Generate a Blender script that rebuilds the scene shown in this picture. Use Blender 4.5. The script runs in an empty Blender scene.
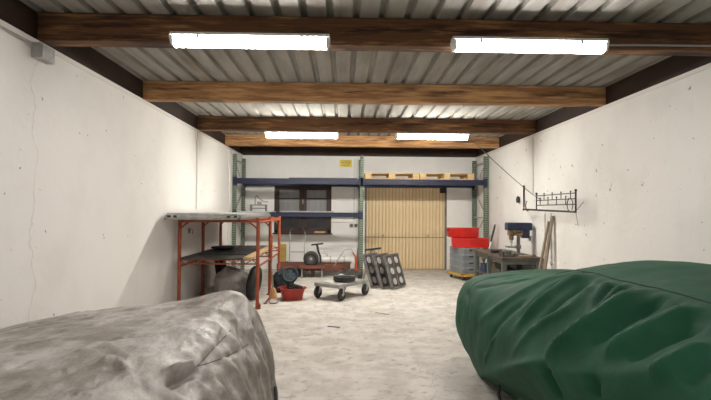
import bpy, bmesh, math, random
from mathutils import Vector, Matrix, Euler, noise
random.seed(7)
C = bpy.context.scene.collection
PI = math.pi
R = math.radians

# ------------------------------------------------------------------ materials
def mat(name, col, rough=0.6, metal=0.0, col2=None, nscale=5.0, lo=0.4, hi=0.6, stretch=(1, 1, 1),
        bump=0.0, bscale=30.0, bstretch=None, detail=4.0, col3=None, n3=2.0, lo3=0.5, hi3=0.6,
        emit=None, estr=0.0, spec=None, trans=0.0, alpha=1.0, sheen=0.0):
    m = bpy.data.materials.new(name); m.use_nodes = True
    nt = m.node_tree; N = nt.nodes; L = nt.links
    b = N['Principled BSDF']
    b.inputs['Base Color'].default_value = (*col, 1)
    b.inputs['Roughness'].default_value = rough
    b.inputs['Metallic'].default_value = metal
    if spec is not None: b.inputs['Specular IOR Level'].default_value = spec
    if trans: b.inputs['Transmission Weight'].default_value = trans
    if sheen: b.inputs['Sheen Weight'].default_value = sheen
    if alpha < 1: b.inputs['Alpha'].default_value = alpha
    if emit: b.inputs['Emission Color'].default_value = (*emit, 1); b.inputs['Emission Strength'].default_value = estr
    tc = N.new('ShaderNodeTexCoord')
    def mapped(s):
        mp = N.new('ShaderNodeMapping'); mp.inputs['Scale'].default_value = s
        L.new(tc.outputs['Object'], mp.inputs['Vector']); return mp
    def layer(prev, c2, sc, a, z, st):
        mp = mapped(st); n = N.new('ShaderNodeTexNoise'); n.inputs['Scale'].default_value = sc; n.inputs['Detail'].default_value = detail
        n.inputs['Roughness'].default_value = 0.62
        L.new(mp.outputs[0], n.inputs['Vector'])
        r = N.new('ShaderNodeMapRange'); r.inputs['From Min'].default_value = a; r.inputs['From Max'].default_value = z
        L.new(n.outputs[0], r.inputs['Value'])
        mx = N.new('ShaderNodeMix'); mx.data_type = 'RGBA'
        L.new(r.outputs[0], mx.inputs['Factor'])
        if prev is None: mx.inputs['A'].default_value = (*col, 1)
        else: L.new(prev, mx.inputs['A'])
        mx.inputs['B'].default_value = (*c2, 1)
        return mx.outputs['Result']
    out = None
    if col2: out = layer(None, col2, nscale, lo, hi, stretch)
    if col3: out = layer(out, col3, n3, lo3, hi3, stretch)
    if out is not None: L.new(out, b.inputs['Base Color'])
    if bump:
        mp = mapped(bstretch or stretch); n = N.new('ShaderNodeTexNoise'); n.inputs['Scale'].default_value = bscale; n.inputs['Detail'].default_value = 6
        L.new(mp.outputs[0], n.inputs['Vector'])
        bp = N.new('ShaderNodeBump'); bp.inputs['Strength'].default_value = bump; bp.inputs['Distance'].default_value = 0.02
        L.new(n.outputs[0], bp.inputs['Height']); L.new(bp.outputs[0], b.inputs['Normal'])
    m['out'] = 0
    return m

def add_lines(m, axis, period, width, colour, offset=0.0, warp=0.0, fac=1.0):
    """a repeated thin line across one object axis laid over a material's colour"""
    nt = m.node_tree; N = nt.nodes; L = nt.links; b = N['Principled BSDF']
    tc = N.new('ShaderNodeTexCoord'); sp = N.new('ShaderNodeSeparateXYZ'); L.new(tc.outputs['Object'], sp.inputs[0])
    v = sp.outputs[axis]
    if warp:
        n = N.new('ShaderNodeTexNoise'); n.inputs['Scale'].default_value = 3.0; n.inputs['Detail'].default_value = 6; L.new(tc.outputs['Object'], n.inputs['Vector'])
        ml = N.new('ShaderNodeMath'); ml.operation = 'MULTIPLY_ADD'; L.new(n.outputs[0], ml.inputs[0]); ml.inputs[1].default_value = warp; L.new(v, ml.inputs[2]); v = ml.outputs[0]
    a = N.new('ShaderNodeMath'); a.operation = 'ADD'; a.inputs[1].default_value = offset; L.new(v, a.inputs[0])
    p = N.new('ShaderNodeMath'); p.operation = 'PINGPONG'; p.inputs[1].default_value = period / 2; L.new(a.outputs[0], p.inputs[0])
    c = N.new('ShaderNodeMath'); c.operation = 'LESS_THAN'; c.inputs[1].default_value = width / 2; L.new(p.outputs[0], c.inputs[0])
    f = N.new('ShaderNodeMath'); f.operation = 'MULTIPLY'; f.inputs[1].default_value = fac; L.new(c.outputs[0], f.inputs[0])
    mx = N.new('ShaderNodeMix'); mx.data_type = 'RGBA'; L.new(f.outputs[0], mx.inputs['Factor'])
    s = b.inputs['Base Color']
    if s.links: L.new(s.links[0].from_socket, mx.inputs['A'])
    else: mx.inputs['A'].default_value = s.default_value[:]
    mx.inputs['B'].default_value = (*colour, 1)
    L.new(mx.outputs['Result'], s)
    return m

M = {}
M['wall'] = mat('white_wall_paint', (.84, .815, .785), .85, col2=(.76, .735, .70), nscale=1.3, lo=.45, hi=.75, bump=.12, bscale=14,
                col3=(.30, .26, .22), n3=11, lo3=.685, hi3=.70)
M['wall_left'] = mat('left_wall_paint', (.84, .815, .785), .85, col2=(.76, .735, .70), nscale=1.1, lo=.45, hi=.75, bump=.12, bscale=14,
                col3=(.30, .26, .22), n3=12, lo3=.695, hi3=.71)
add_lines(M['wall_left'], 'Y', 60.0, .012, (.52, .48, .44), offset=-4.13, warp=.32, fac=.35)
M['wall_far'] = mat('far_wall_lightened', (.93, .915, .88), .8, col2=(.86, .84, .80), nscale=1.3, lo=.45, hi=.75, bump=.1, bscale=14)  # wall paint made whiter here in place of stronger lamp light
M['floor'] = mat('worn_concrete', (.51, .465, .415), .75, col2=(.66, .615, .56), nscale=3.6, lo=.40, hi=.60, bump=.5, bscale=22,
                 col3=(.30, .265, .23), n3=9.0, lo3=.54, hi3=.72, detail=14)
add_lines(M['floor'], 'X', 60.0, .008, (.26, .23, .20), offset=-1.12, warp=.75, fac=.6)
M['sheet'] = mat('zinc_roof_sheet', (.37, .35, .315), .85, 0, col2=(.25, .235, .205), nscale=3, lo=.38, hi=.7, stretch=(2.5, .35, 1), spec=.2, col3=(.19, .15, .11), n3=1.4, lo3=.56, hi3=.8)
M['beam'] = mat('rough_pine_beam', (.15, .068, .030), .85, col2=(.46, .235, .095), nscale=3.0, lo=.50, hi=.66, stretch=(.5, 3, 6), bump=.5, bscale=12,
                col3=(.045, .020, .011), n3=2.4, lo3=.48, hi3=.62, detail=8)
M['beam2'] = mat('pale_pine_beam', (.26, .125, .05), .85, col2=(.52, .285, .115), nscale=3.0, lo=.42, hi=.60, stretch=(.5, 3, 6), bump=.5, bscale=12,
                col3=(.07, .032, .015), n3=2.2, lo3=.53, hi3=.66, detail=8)
M['darkbeam'] = mat('dark_stained_timber', (.042, .019, .011), .85, col2=(.024, .012, .008), nscale=3, stretch=(1, .5, 2))
M['trimwhite'] = mat('white_edge_strip', (.74, .70, .66), .6, bump=.03)
M['lampbody'] = mat('white_lamp_housing', (.80, .79, .76), .4, col2=(.7, .69, .66), nscale=8)
M['lampglow'] = mat('lit_lamp_diffuser', (.9, .9, .88), .4, emit=(1.0, .96, .93), estr=13.8)
M['lampglow_far'] = mat('lit_far_lamp_diffuser', (.9, .9, .88), .4, emit=(1.0, .975, .90), estr=37.0)  # far pair glows stronger to lift the far wall
M['greyplastic'] = mat('grey_plastic', (.42, .42, .40), .5, col2=(.35, .34, .33), nscale=10)
M['whiteplastic'] = mat('white_plastic', (.78, .76, .72), .45, col2=(.68, .66, .62), nscale=10)
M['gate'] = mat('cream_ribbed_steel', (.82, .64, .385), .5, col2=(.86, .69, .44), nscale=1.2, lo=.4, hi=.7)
add_lines(M['gate'], 'X', .0825, .022, (.50, .37, .20), offset=.9025, fac=.75)  # shade in the grooves painted in as darker lines
M['gatedark'] = mat('gate_edge_grey', (.22, .20, .18), .6, col2=(.16, .15, .14), nscale=6)
M['green_rack'] = mat('rack_green_paint', (.055, .095, .06), .6, col2=(.09, .13, .085), nscale=8)
add_lines(M['green_rack'], 'Z', .05, .024, (.27, .29, .23), fac=.8)
M['green_plain'] = mat('rack_green_plain', (.085, .14, .09), .5, col2=(.12, .18, .12), nscale=8)
M['blue'] = mat('rack_blue_paint', (.007, .011, .042), .5, col2=(.011, .016, .052), nscale=4, stretch=(.5, 1, 1))
M['galv'] = mat('galvanised_steel', (.45, .45, .43), .45, .5, col2=(.35, .35, .34), nscale=12)
M['pallet'] = mat('pallet_wood', (.62, .41, .19), .8, col2=(.72, .52, .28), nscale=4, stretch=(1, 3, 5), bump=.2)
M['plywood'] = mat('dark_shelf_board', (.035, .03, .03), .7, col2=(.06, .05, .045), nscale=5)
M['windowwood'] = mat('dark_brown_window_wood', (.032, .015, .010), .5, col2=(.05, .022, .013), nscale=6, stretch=(1, 1, .3))
M['glass'] = mat('dark_window_glass', (.03, .032, .036), .08, 0, col2=(.05, .052, .055), nscale=2)
M['pane_reflection'] = mat('painted_pane_reflection', (.20, .195, .195), .35, 0, col2=(.24, .235, .235), nscale=3, stretch=(3, 1, .3))  # grey reflection of the upper panes put into the glass colour
M['yellow'] = mat('yellow_sign_enamel', (.95, .76, .05), .45, col2=(.88, .68, .05), nscale=14)
M['black'] = mat('black_rubber', (.018, .018, .018), .6, col2=(.035, .034, .033), nscale=14, bump=.1)
M['blackmetal'] = mat('black_iron', (.022, .02, .019), .5, .3, col2=(.05, .035, .03), nscale=20)
M['orange'] = mat('red_orange_scaffold_paint', (.30, .055, .022), .5, col2=(.40, .10, .04), nscale=9, lo=.35, hi=.7, col3=(.14, .04, .025), n3=14, lo3=.6, hi3=.7)
M['alu'] = mat('aluminium', (.55, .55, .53), .38, .6, col2=(.42, .42, .41), nscale=10)
M['panelwhite'] = mat('white_laminate', (.80, .78, .74), .5, col2=(.70, .68, .64), nscale=3)
M['board'] = mat('dark_weathered_board', (.06, .052, .048), .75, col2=(.12, .10, .085), nscale=4, stretch=(1, .4, 1))
M['lightwood'] = mat('light_timber', (.62, .42, .22), .7, col2=(.50, .31, .15), nscale=5, stretch=(3, .4, 3))
M['oldwood'] = mat('old_timber', (.30, .235, .17), .8, col2=(.20, .15, .10), nscale=5, stretch=(3, 3, .4))
M['redplastic'] = mat('red_plastic', (.62, .022, .014), .35, col2=(.52, .018, .012), nscale=6)
M['tub'] = mat('dull_red_plastic', (.40, .032, .018), .45, col2=(.28, .024, .015), nscale=6)
M['greycrate'] = mat('grey_crate_plastic', (.34, .36, .38), .45, col2=(.27, .285, .30), nscale=6)
M['yellowwood'] = mat('yellow_dolly_paint', (.62, .40, .06), .5, col2=(.5, .3, .05), nscale=8)
M['steel'] = mat('grey_steel', (.28, .27, .26), .45, .5, col2=(.18, .17, .165), nscale=9)
M['darksteel'] = mat('dark_steel', (.09, .085, .08), .45, .5, col2=(.14, .13, .12), nscale=9)
M['benchtop'] = mat('oily_bench_top', (.13, .095, .07), .55, col2=(.075, .055, .045), nscale=5)
M['benchleg'] = mat('grey_green_bench_paint', (.13, .145, .13), .6, col2=(.10, .11, .10), nscale=5)
M['navy'] = mat('navy_machine_paint', (.012, .02, .065), .35, col2=(.02, .03, .08), nscale=6)
M['brass'] = mat('worn_brass_brown', (.34, .23, .12), .45, .4, col2=(.22, .15, .09), nscale=12)
M['tan'] = mat('tan_bristle', (.58, .33, .15), .8, col2=(.44, .23, .10), nscale=20, stretch=(4, 4, .5))
M['teal'] = mat('blue_green_hose', (.035, .07, .085), .5, col2=(.025, .045, .055), nscale=10)
M['darkgreen'] = mat('dark_green_canvas', (.018, .026, .028), .8, col2=(.03, .045, .05), nscale=8, bump=.3)
M['greycloth'] = mat('grey_tarpaulin', (.60, .58, .55), .55, col2=(.42, .40, .38), nscale=7, bump=.4)
M['orangeplastic'] = mat('bright_orange_paint', (.50, .07, .025), .5, col2=(.33, .04, .015), nscale=8)
M['redbrown'] = mat('red_brown_wood', (.22, .075, .045), .7, col2=(.14, .05, .032), nscale=6, stretch=(.5, 2, 2))
M['paleplank'] = mat('pale_grey_sheet', (.76, .74, .70), .5, col2=(.60, .58, .55), nscale=5, stretch=(.4, 1, 3))
M['blueplastic'] = mat('dark_blue_plastic', (.03, .06, .14), .4, col2=(.04, .08, .17), nscale=8)
M['ochre'] = mat('ochre_board_paint', (.50, .34, .05), .6, col2=(.34, .24, .06), nscale=7)
M['purple'] = mat('dark_purple_plastic', (.05, .03, .07), .4, col2=(.03, .02, .04), nscale=8)
M['grate_disc'] = mat('pale_zinc_disc', (.66, .65, .62), .4, .2, col2=(.5, .49, .47), nscale=12)
M['rope'] = mat('grey_chain', (.30, .29, .28), .5, .4, col2=(.22, .21, .2), nscale=30)

# cover cloths
M['silver'] = mat('dusty_silver_cloth', (.28, .252, .22), .44, .1, col2=(.50, .47, .45), nscale=3.2, lo=.46, hi=.62, stretch=(1.5, .75, 1),
                  bump=.7, bscale=9, bstretch=(2.0, 1.0, 1.2), detail=9, col3=(.12, .105, .083), n3=5.5, lo3=.53, hi3=.72)
M['greencloth'] = mat('bottle_green_cloth', (.0075, .062, .030), .7, 0, col2=(.012, .078, .039), nscale=3, lo=.4, hi=.7, bump=.25, bscale=9, spec=.25, col3=(.020, .105, .056), n3=1.6, lo3=.5, hi3=.75)
M['seamgreen'] = mat('dark_green_seam', (.004, .02, .012), .8, col2=(.006, .03, .016), nscale=20)
M['seamgrey'] = mat('dark_grey_seam', (.07, .062, .055), .8, col2=(.05, .045, .04), nscale=20)

# ------------------------------------------------------------------ mesh helper
class MB:
    def __init__(s): s.bm = bmesh.new()
    def box(s, c, d, rot=None):
        mt = Matrix.Translation(c) @ (Euler(rot).to_matrix().to_4x4() if rot else Matrix()) @ Matrix.Diagonal((d[0], d[1], d[2], 1))
        bmesh.ops.create_cube(s.bm, size=1, matrix=mt); return s
    def span(s, a, b):   # axis-aligned box between two corners
        return s.box([(a[i] + b[i]) / 2 for i in range(3)], [abs(b[i] - a[i]) for i in range(3)])
    def bar(s, a, b, w, h, up=(0, 0, 1)):
        a = Vector(a); b = Vector(b); d = (b - a); l = d.length; d.normalize()
        u = Vector(up)
        if abs(d.dot(u)) > .98: u = Vector((0, 1, 0))
        x = d.cross(u).normalized(); u = x.cross(d)
        m = Matrix((x, d, u)).transposed().to_4x4(); m.translation = (a + b) / 2
        bmesh.ops.create_cube(s.bm, size=1, matrix=m @ Matrix.Diagonal((w, l, h, 1))); return s
    def cyl(s, a, b, r, seg=12, r2=None):
        a = Vector(a); b = Vector(b); d = b - a
        q = d.to_track_quat('Z', 'Y').to_matrix().to_4x4(); q.translation = (a + b) / 2
        bmesh.ops.create_cone(s.bm, cap_ends=True, segments=seg, radius1=r, radius2=r if r2 is None else r2, depth=d.length, matrix=q); return s
    def sph(s, c, r, sc=(1, 1, 1), seg=16):
        bmesh.ops.create_uvsphere(s.bm, u_segments=seg, v_segments=max(6, seg // 2), radius=r, matrix=Matrix.Translation(c) @ Matrix.Diagonal((*sc, 1))); return s
    def tube(s, pts, r, seg=8, closed=False):
        P = [Vector(p) for p in pts]; n = len(P); rings = []
        prev = None
        for i, p in enumerate(P):
            if closed: t = P[(i + 1) % n] - P[i - 1]
            else: t = P[min(i + 1, n - 1)] - P[max(i - 1, 0)]
            t.normalize()
            if prev is None:
                u = Vector((0, 0, 1)) if abs(t.z) < .9 else Vector((1, 0, 0))
                x = t.cross(u).normalized()
            else:
                x = (prev - t * prev.dot(t)).normalized()
            prev = x; y = t.cross(x)
            rr = r[i] if isinstance(r, (list, tuple)) else r
            rings.append([s.bm.verts.new(p + (x * math.cos(2 * PI * k / seg) + y * math.sin(2 * PI * k / seg)) * rr) for k in range(seg)])
        for i in range(n if closed else n - 1):
            A, B = rings[i], rings[(i + 1) % n]
            for k in range(seg): s.bm.faces.new((A[k], A[(k + 1) % seg], B[(k + 1) % seg], B[k]))
        if not closed: s.bm.faces.new(rings[0][::-1]); s.bm.faces.new(rings[-1])
        return s
    def torus(s, c, R_, r, axis='Z', seg=28, mseg=10, sq=1.0):
        pts = []
        for k in range(seg):
            a = 2 * PI * k / seg; u, v = R_ * math.cos(a), R_ * math.sin(a)
            pts.append({'Z': (c[0] + u, c[1] + v * sq, c[2]), 'X': (c[0], c[1] + u, c[2] + v), 'Y': (c[0] + u, c[1], c[2] + v)}[axis])
        return s.tube(pts, r, mseg, True)
    def lathe(s, prof, seg=24, c=(0, 0, 0), sx=1, sy=1):
        rings = [[s.bm.verts.new((c[0] + r * sx * math.cos(2 * PI * k / seg), c[1] + r * sy * math.sin(2 * PI * k / seg), c[2] + z)) for k in range(seg)] for r, z in prof]
        for A, B in zip(rings, rings[1:]):
            for k in range(seg): s.bm.faces.new((A[k], A[(k + 1) % seg], B[(k + 1) % seg], B[k]))
        if prof[0][0] > 1e-4: s.bm.faces.new(rings[0][::-1])
        if prof[-1][0] > 1e-4: s.bm.faces.new(rings[-1])
        return s
    def prism(s, poly, y0, y1, axis='Y'):   # poly in the other two axes
        def P(u, v, w): return {'Y': (u, w, v), 'X': (w, u, v), 'Z': (u, v, w)}[axis]
        A = [s.bm.verts.new(P(u, v, y0)) for u, v in poly]; B = [s.bm.verts.new(P(u, v, y1)) for u, v in poly]
        n = len(poly)
        s.bm.faces.new(A); s.bm.faces.new(B[::-1])
        for k in range(n): s.bm.faces.new((A[k], B[k], B[(k + 1) % n], A[(k + 1) % n]))
        return s
    def lump(s, c, r, sc, seed, amp=.25, fr=2.5, seg=28):
        vs = bmesh.ops.create_uvsphere(s.bm, u_segments=seg, v_segments=seg // 2, radius=1)['verts']
        for v in vs:
            p = v.co.copy(); k = 1 + amp * noise.noise(p * fr + Vector((seed, seed * 2, 0))) + amp * .4 * noise.noise(p * fr * 3 + Vector((seed, 0, 5)))
            q = p * k * r; q = Vector((q.x * sc[0], q.y * sc[1], q.z * sc[2]))
            q.z = max(q.z, -r * sc[2] * .7)
            v.co = q + Vector(c)
        return s
    def build(s, name, m, parent=None, loc=(0, 0, 0), rot=(0, 0, 0), bevel=0.0, smooth=False, solid=0.0):
        bm = s.bm
        bmesh.ops.recalc_face_normals(bm, faces=bm.faces)
        me = bpy.data.meshes.new(name); bm.to_mesh(me); bm.free()
        for p in me.polygons: p.use_smooth = smooth
        ml = m if isinstance(m, str) else m
        me.materials.append(M[ml] if isinstance(ml, str) else ml)
        o = bpy.data.objects.new(name, me); C.objects.link(o)
        o.location = loc; o.rotation_euler = rot
        if parent: o.parent = parent
        if solid:
            md = o.modifiers.new('t', 'SOLIDIFY'); md.thickness = solid; md.offset = -1
        if bevel:
            md = o.modifiers.new('b', 'BEVEL'); md.width = bevel; md.segments = 2; md.limit_method = 'ANGLE'
        if smooth:
            me.polygons.foreach_set('use_smooth', [True] * len(me.polygons))
            try: me.set_sharp_from_angle(angle=R(42))
            except Exception: pass
        return o

def tag(o, label=None, cat=None, group=None, kind=None):
    if label: o['label'] = label
    if cat: o['category'] = cat
    if group: o['group'] = group
    if kind: o['kind'] = kind
    return o
def thing(name, label, cat, loc=(0, 0, 0), rz=0.0, group=None):
    o = bpy.data.objects.new(name, None); C.objects.link(o); o.location = loc; o.rotation_euler = (0, 0, rz); o.empty_display_size = .1
    return tag(o, label, cat, group)
def children(o): return [x for x in bpy.data.objects if x.parent == o]
def copy_tree(o, parent=None):
    c = o.copy(); C.objects.link(c); c.parent = parent
    for ch in children(o): copy_tree(ch, c)
    return c
def S(o): o['kind'] = 'structure'; return o

# ------------------------------------------------------------------ dimensions
XL, XR, YF, YN = -2.42, 3.23, 12.12, -2.6
WT = 2.74           # wall top
BB, BT = 2.74, 2.965  # roof beams bottom / top
RACK_Y0, RACK_Y1 = 11.0, 12.03

# ------------------------------------------------------------------ shell
S(MB().span((XL - .3, YN - .2, -.1), (XR + .3, YF + .3, 0)).build('floor', 'floor'))
S(MB().span((XL - .25, YN, 0), (XL, YF + .25, WT)).build('wall_left', 'wall_left'))
S(MB().span((XR, YN, 0), (XR + .25, YF + .25, WT)).build('wall_right', 'wall'))
S(MB().span((XL, YN - .2, 0), (XR, YN, 3.0)).build('wall_near', 'wall'))
GX0, GX1, GZ = .53, 2.53, 2.03
WX0, WX1, WZ0, WZ1 = -1.66, -.28, .87, 2.03
w = MB()
w.span((XL, YF, 0), (WX0, YF + .25, WT)).span((WX1, YF, 0), (GX0, YF + .25, WT)).span((GX1, YF, 0), (XR, YF + .25, WT))
w.span((WX0, YF, 0), (WX1, YF + .25, WZ0)).span((WX0, YF, WZ1), (WX1, YF + .25, WT)).span((GX0, YF, GZ), (GX1, YF + .25, WT))
S(w.build('wall_far', 'wall_far'))

# corrugated roof
bm = MB(); prof = []
x = XL - .35
while x < XR + .3:
    prof += [(x, 0), (x + .142, 0), (x + .156, .036), (x + .193, .036)]; x += .207
top = [(a, BT + .004 + b) for a, b in prof]; bot = [(a, BT + .0065 + b) for a, b in prof][::-1]
bm.prism(top + bot, YN - .2, YF + .3)
S(bm.build('ceiling', 'sheet'))

# beams
for i, (y, mt) in enumerate([(-2.05, 'beam'), (-.02, 'beam'), (2.03, 'beam'), (4.06, 'beam'), (6.14, 'beam2'), (8.40, 'beam'), (10.36, 'beam2')]):
    b = MB().span((XL - .01, -.075, -.1125), (XR + .01, .075, .1125)).build('ceiling_beam', mt, loc=(0, y, (BB + BT) / 2), bevel=.008)
    S(b); b['label'] = 'rough timber roof beam'
b = MB().span((XL - .01, -.09, -.11), (XR + .01, .09, .1125)).build('ceiling_beam', 'darkbeam', loc=(0, YF - .12, (BB + BT) / 2), bevel=.008); S(b)
for nm, a, c_ in (('trim_1', XL - .2, XL - .012), ('trim_2', XR + .012, XR + .2)):
    S(MB().span((a, YN, BB), (c_, YF + .2, BT)).build(nm, 'darkbeam'))
for nm, a, c_ in (('trim_3', XL, XL + .012), ('trim_4', XR - .012, XR)):
    S(MB().span((a, YN, WT - .045), (c_, YF - .22, WT - .005)).build(nm, 'trimwhite'))

# window
wr = thing('window_1', None, None, ((WX0 + WX1) / 2, YF + .06, WZ0)); wr['kind'] = 'structure'
W2 = (WX1 - WX0) / 2; WH = WZ1 - WZ0
f = MB(); t = .075
f.span((-W2, -.05, 0), (-W2 + t, .05, WH)).span((W2 - t, -.05, 0), (W2, .05, WH)).span((-W2, -.05, 0), (W2, .05, t)).span((-W2, -.05, WH - t), (W2, .05, WH)).span((-.045, -.055, 0), (.045, .05, WH))
f.build('window_frame', 'windowwood', wr, bevel=.004)
for sx in (-1, 1):
    a, b_ = (.045, W2 - t); a, b_ = (a * sx, b_ * sx); x0, x1 = min(a, b_), max(a, b_)
    s_ = MB(); k = .045
    s_.span((x0, -.04, t), (x0 + k, .03, WH - t)).span((x1 - k, -.04, t), (x1, .03, WH - t)).span((x0, -.04, t), (x1, .03, t + k)).span((x0, -.04, WH - t - k), (x1, .03, WH - t)).span((x0, -.035, .82), (x1, .02, .845)).span((x0, -.04, .46), (x1, .03, .50))
    sa = s_.build('casement', 'windowwood', wr, bevel=.003)
    MB().span((x0 + k, -.005, .50), (x1 - k, .002, WH - t - k)).build('upper_pane', 'pane_reflection', sa)
    MB().span((x0 + k, -.005, t + k), (x1 - k, .002, .46)).build('lower_pane', 'glass', sa)
MB().span((-.012, -.075, .7), (.012, -.055, .82)).build('window_handle', 'brass', wr, bevel=.003)
MB().span((-W2 - .03, -.14, -.03), (W2 + .03, -.06, 0)).build('window_sill', 'windowwood', wr, bevel=.004)
tag(MB().span((-.13, -.03, 0), (.13, .03, .045)).build('wood_offcut', 'lightwood', loc=(-.55, YF - .02, WZ0 + .001), bevel=.004),
    'pale wooden offcut lying on the window sill', 'wood')

# garage gate
gr = thing('door_1', None, None, ((GX0 + GX1) / 2, YF + .05, 0)); gr['kind'] = 'structure'
GW = (GX1 - GX0) / 2
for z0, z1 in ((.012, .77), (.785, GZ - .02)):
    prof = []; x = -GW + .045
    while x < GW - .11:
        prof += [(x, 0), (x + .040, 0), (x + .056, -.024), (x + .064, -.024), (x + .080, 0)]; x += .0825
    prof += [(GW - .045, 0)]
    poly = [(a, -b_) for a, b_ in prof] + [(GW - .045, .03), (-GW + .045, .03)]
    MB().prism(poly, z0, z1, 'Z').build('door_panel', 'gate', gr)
MB().span((-GW + .045, -.006, .77), (GW - .045, .02, .785)).build('panel_joint', 'gatedark', gr)
f = MB().span((-GW, -.05, 0), (-GW + .045, .06, GZ)).span((GW - .045, -.05, 0), (GW, .06, GZ)).span((-GW, -.05, GZ - .05), (GW, .06, GZ))
f.build('door_frame', 'gatedark', gr, bevel=.003)
MB().span((GW - .17, -.09, GZ - .17), (GW - .03, -.02, GZ - .02)).build('roller_bracket', 'blackmetal', gr, bevel=.006)
for x in (-.55, .55): MB().span((x - .02, -.03, .80), (x + .02, -.018, .84)).build('latch', 'galv', gr, bevel=.002)

# ------------------------------------------------------------------ tube lights
def tube_light(loc, label, group='ceiling tube lights', glow='lampglow'):
    t = thing('ceiling_tube_light', label, 'ceiling light', loc, 0, group)
    L2 = .62
    MB().span((-L2, -.045, .066), (L2, .045, .105)).span((-L2, -.064, .076), (L2, .064, .083)).build('lamp_housing', 'lampbody', t, bevel=.006)  # second box is a thin flange added to keep light off the roof
    poly = [(-.052, .076), (-.052, .03), (-.042, .012), (-.02, 0), (.02, 0), (.042, .012), (.052, .03), (.052, .076)]
    MB().prism(poly, -L2 + .025, L2 - .025, 'X').build('diffuser', glow, t)
    for sx in (-1, 1): MB().prism([(sx * (L2 + .006), .076), (sx * (L2 - .012), .0), (sx * (L2 - .03), .0), (sx * (L2 - .03), .076)], -.054, .054, 'Y').build('end_cap', 'lampbody', t, bevel=.005)
    for x in (-.4, .4):
        for sy in (-1, 1): MB().span((x - .01, sy * .057 - .004, .05), (x + .01, sy * .057 + .004, .078)).build('clip', 'galv', t, bevel=.001)
    return t
tube_light((-.735, 3.925, 2.688), 'lit tube light on the nearest beam, the one over the grey car cover')
tube_light((1.475, 3.925, 2.688), 'lit tube light on the nearest beam, the one over the green car cover')
tube_light((-.70, 8.40, 2.632), 'lit tube light on the third beam, on the side of the window and orange rack', glow='lampglow_far')
tube_light((1.50, 8.40, 2.632), 'lit tube light on the third beam with a cable leaving its end', glow='lampglow_far')
tube_light((-.735, -.16, 2.70), 'lit tube light on a beam behind the camera, over the grey car cover')
tube_light((1.475, -.16, 2.70), 'lit tube light on a beam behind the camera, over the green car cover')

# cables and conduits
def sag(a, b, s, n=14): 
    a = Vector(a); b = Vector(b)
    return [a.lerp(b, i / n) - Vector((0, 0, s * 4 * (i / n) * (1 - i / n))) for i in range(n + 1)]
tag(MB().tube(sag((2.12, 8.40, 2.69), (3.20, 8.80, 1.86), .02) + sag((3.20, 8.80, 1.86), (3.19, 7.95, 1.60), .01)[1:], .006, 6).build('power_cable', 'darksteel', smooth=True),
    'thin cable running diagonally from the far tube light to the iron wall rack', 'cable')
tag(MB().tube([(2.1, 3.96, 2.765), (2.5, 3.965, 2.772), (XR - .02, 3.965, 2.775)], .008, 6).build('lamp_cable', 'greyplastic', smooth=True),
    'cable clipped along the nearest beam from the tube light to the wall', 'cable')
def conduit(name, pts, label, r=.012, m='trimwhite'):
    return tag(MB().tube(pts, r, 8).build(name, m, smooth=True), label, 'conduit')
conduit('wall_conduit', [(XR - .012, 8.40, 2.68), (XR - .012, 8.40, 1.72)], 'white conduit dropping down the wall above the iron rack')
conduit('wall_conduit', [(XR - .012, 7.9, 1.40), (XR - .012, 7.9, .3)], 'thin white conduit on the wall below the iron rack', .009)
conduit('wall_conduit', [(XL + .012, 8.29, 2.68), (XL + .012, 8.29, 1.42)], 'white conduit on the wall above the orange rack')
conduit('wall_conduit', [(XL + .016, 10.62, 2.68), (XL + .016, 10.62, .1)], 'tall white conduit on the wall beside the green rack post', .016)
conduit('wall_conduit', [(.27, YF - .015, 2.68), (.27, YF - .015, 1.14), (-.25, YF - .015, 1.14)], 'white conduit running down beside the yellow sign then across below the window', .013)

so = thing('power_socket', 'pair of round sockets on the far wall beside the middle rack post', 'socket', (.26, YF, 1.06))
MB().span((-.10, -.035, -.05), (.10, 0, .05)).build('socket_box', 'whiteplastic', so, bevel=.005)
for x in (-.05, .055):
    MB().cyl((x, -.034, 0), (x, -.045, 0), .04, 18).build('socket_insert', 'darksteel', so, smooth=True)
so = thing('power_socket', 'small grey socket box on the wall beside the drill', 'socket', (XR, 8.45, .96))
MB().span((-.05, -.06, -.045), (0, .06, .045)).build('socket_box', 'whiteplastic', so, bevel=.006)
MB().span((-.056, -.04, -.03), (-.05, .04, .03)).build('socket_lid', 'greyplastic', so, bevel=.002)
jb = thing('junction_box', 'grey junction box at the top of the wall under the nearest beam', 'junction box', (XL, 4.0, 2.64))
MB().span((0, -.10, -.06), (.07, .10, .06)).build('box_body', 'greyplastic', jb, bevel=.008)
MB().span((.07, -.085, -.05), (.078, .085, .05)).build('box_lid', 'galv', jb, bevel=.003)
MB().tube([(.03, -.1, .02), (.02, -.16, .03), (.02, -.7, .05)], .008, 6).build('box_cable', 'greyplastic', jb, smooth=True)

# yellow sign
sg = thing('warning_sign', 'yellow sign with dark lettering on the far wall above the rack', 'sign', (.06, YF, 2.565))
MB().span((-.15, -.008, -.09), (.15, 0, .09)).build('sign_plate', 'yellow', sg, bevel=.003)
l = MB()
for r_, (z, segs) in enumerate([(.055, [(-.11, -.06), (-.045, .02), (.035, .11)]), (.02, [(-.12, -.03), (-.015, .05), (.065, .12)]), (-.015, [(-.1, -.05), (-.03, .0), (.02, .1)]), (-.05, [(-.11, .0), (.02, .08)])]):
    for a, b_ in segs: l.span((a, -.011, z - .007), (b_, -.008, z + .007))
l.build('lettering', 'oldwood', sg)

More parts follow.
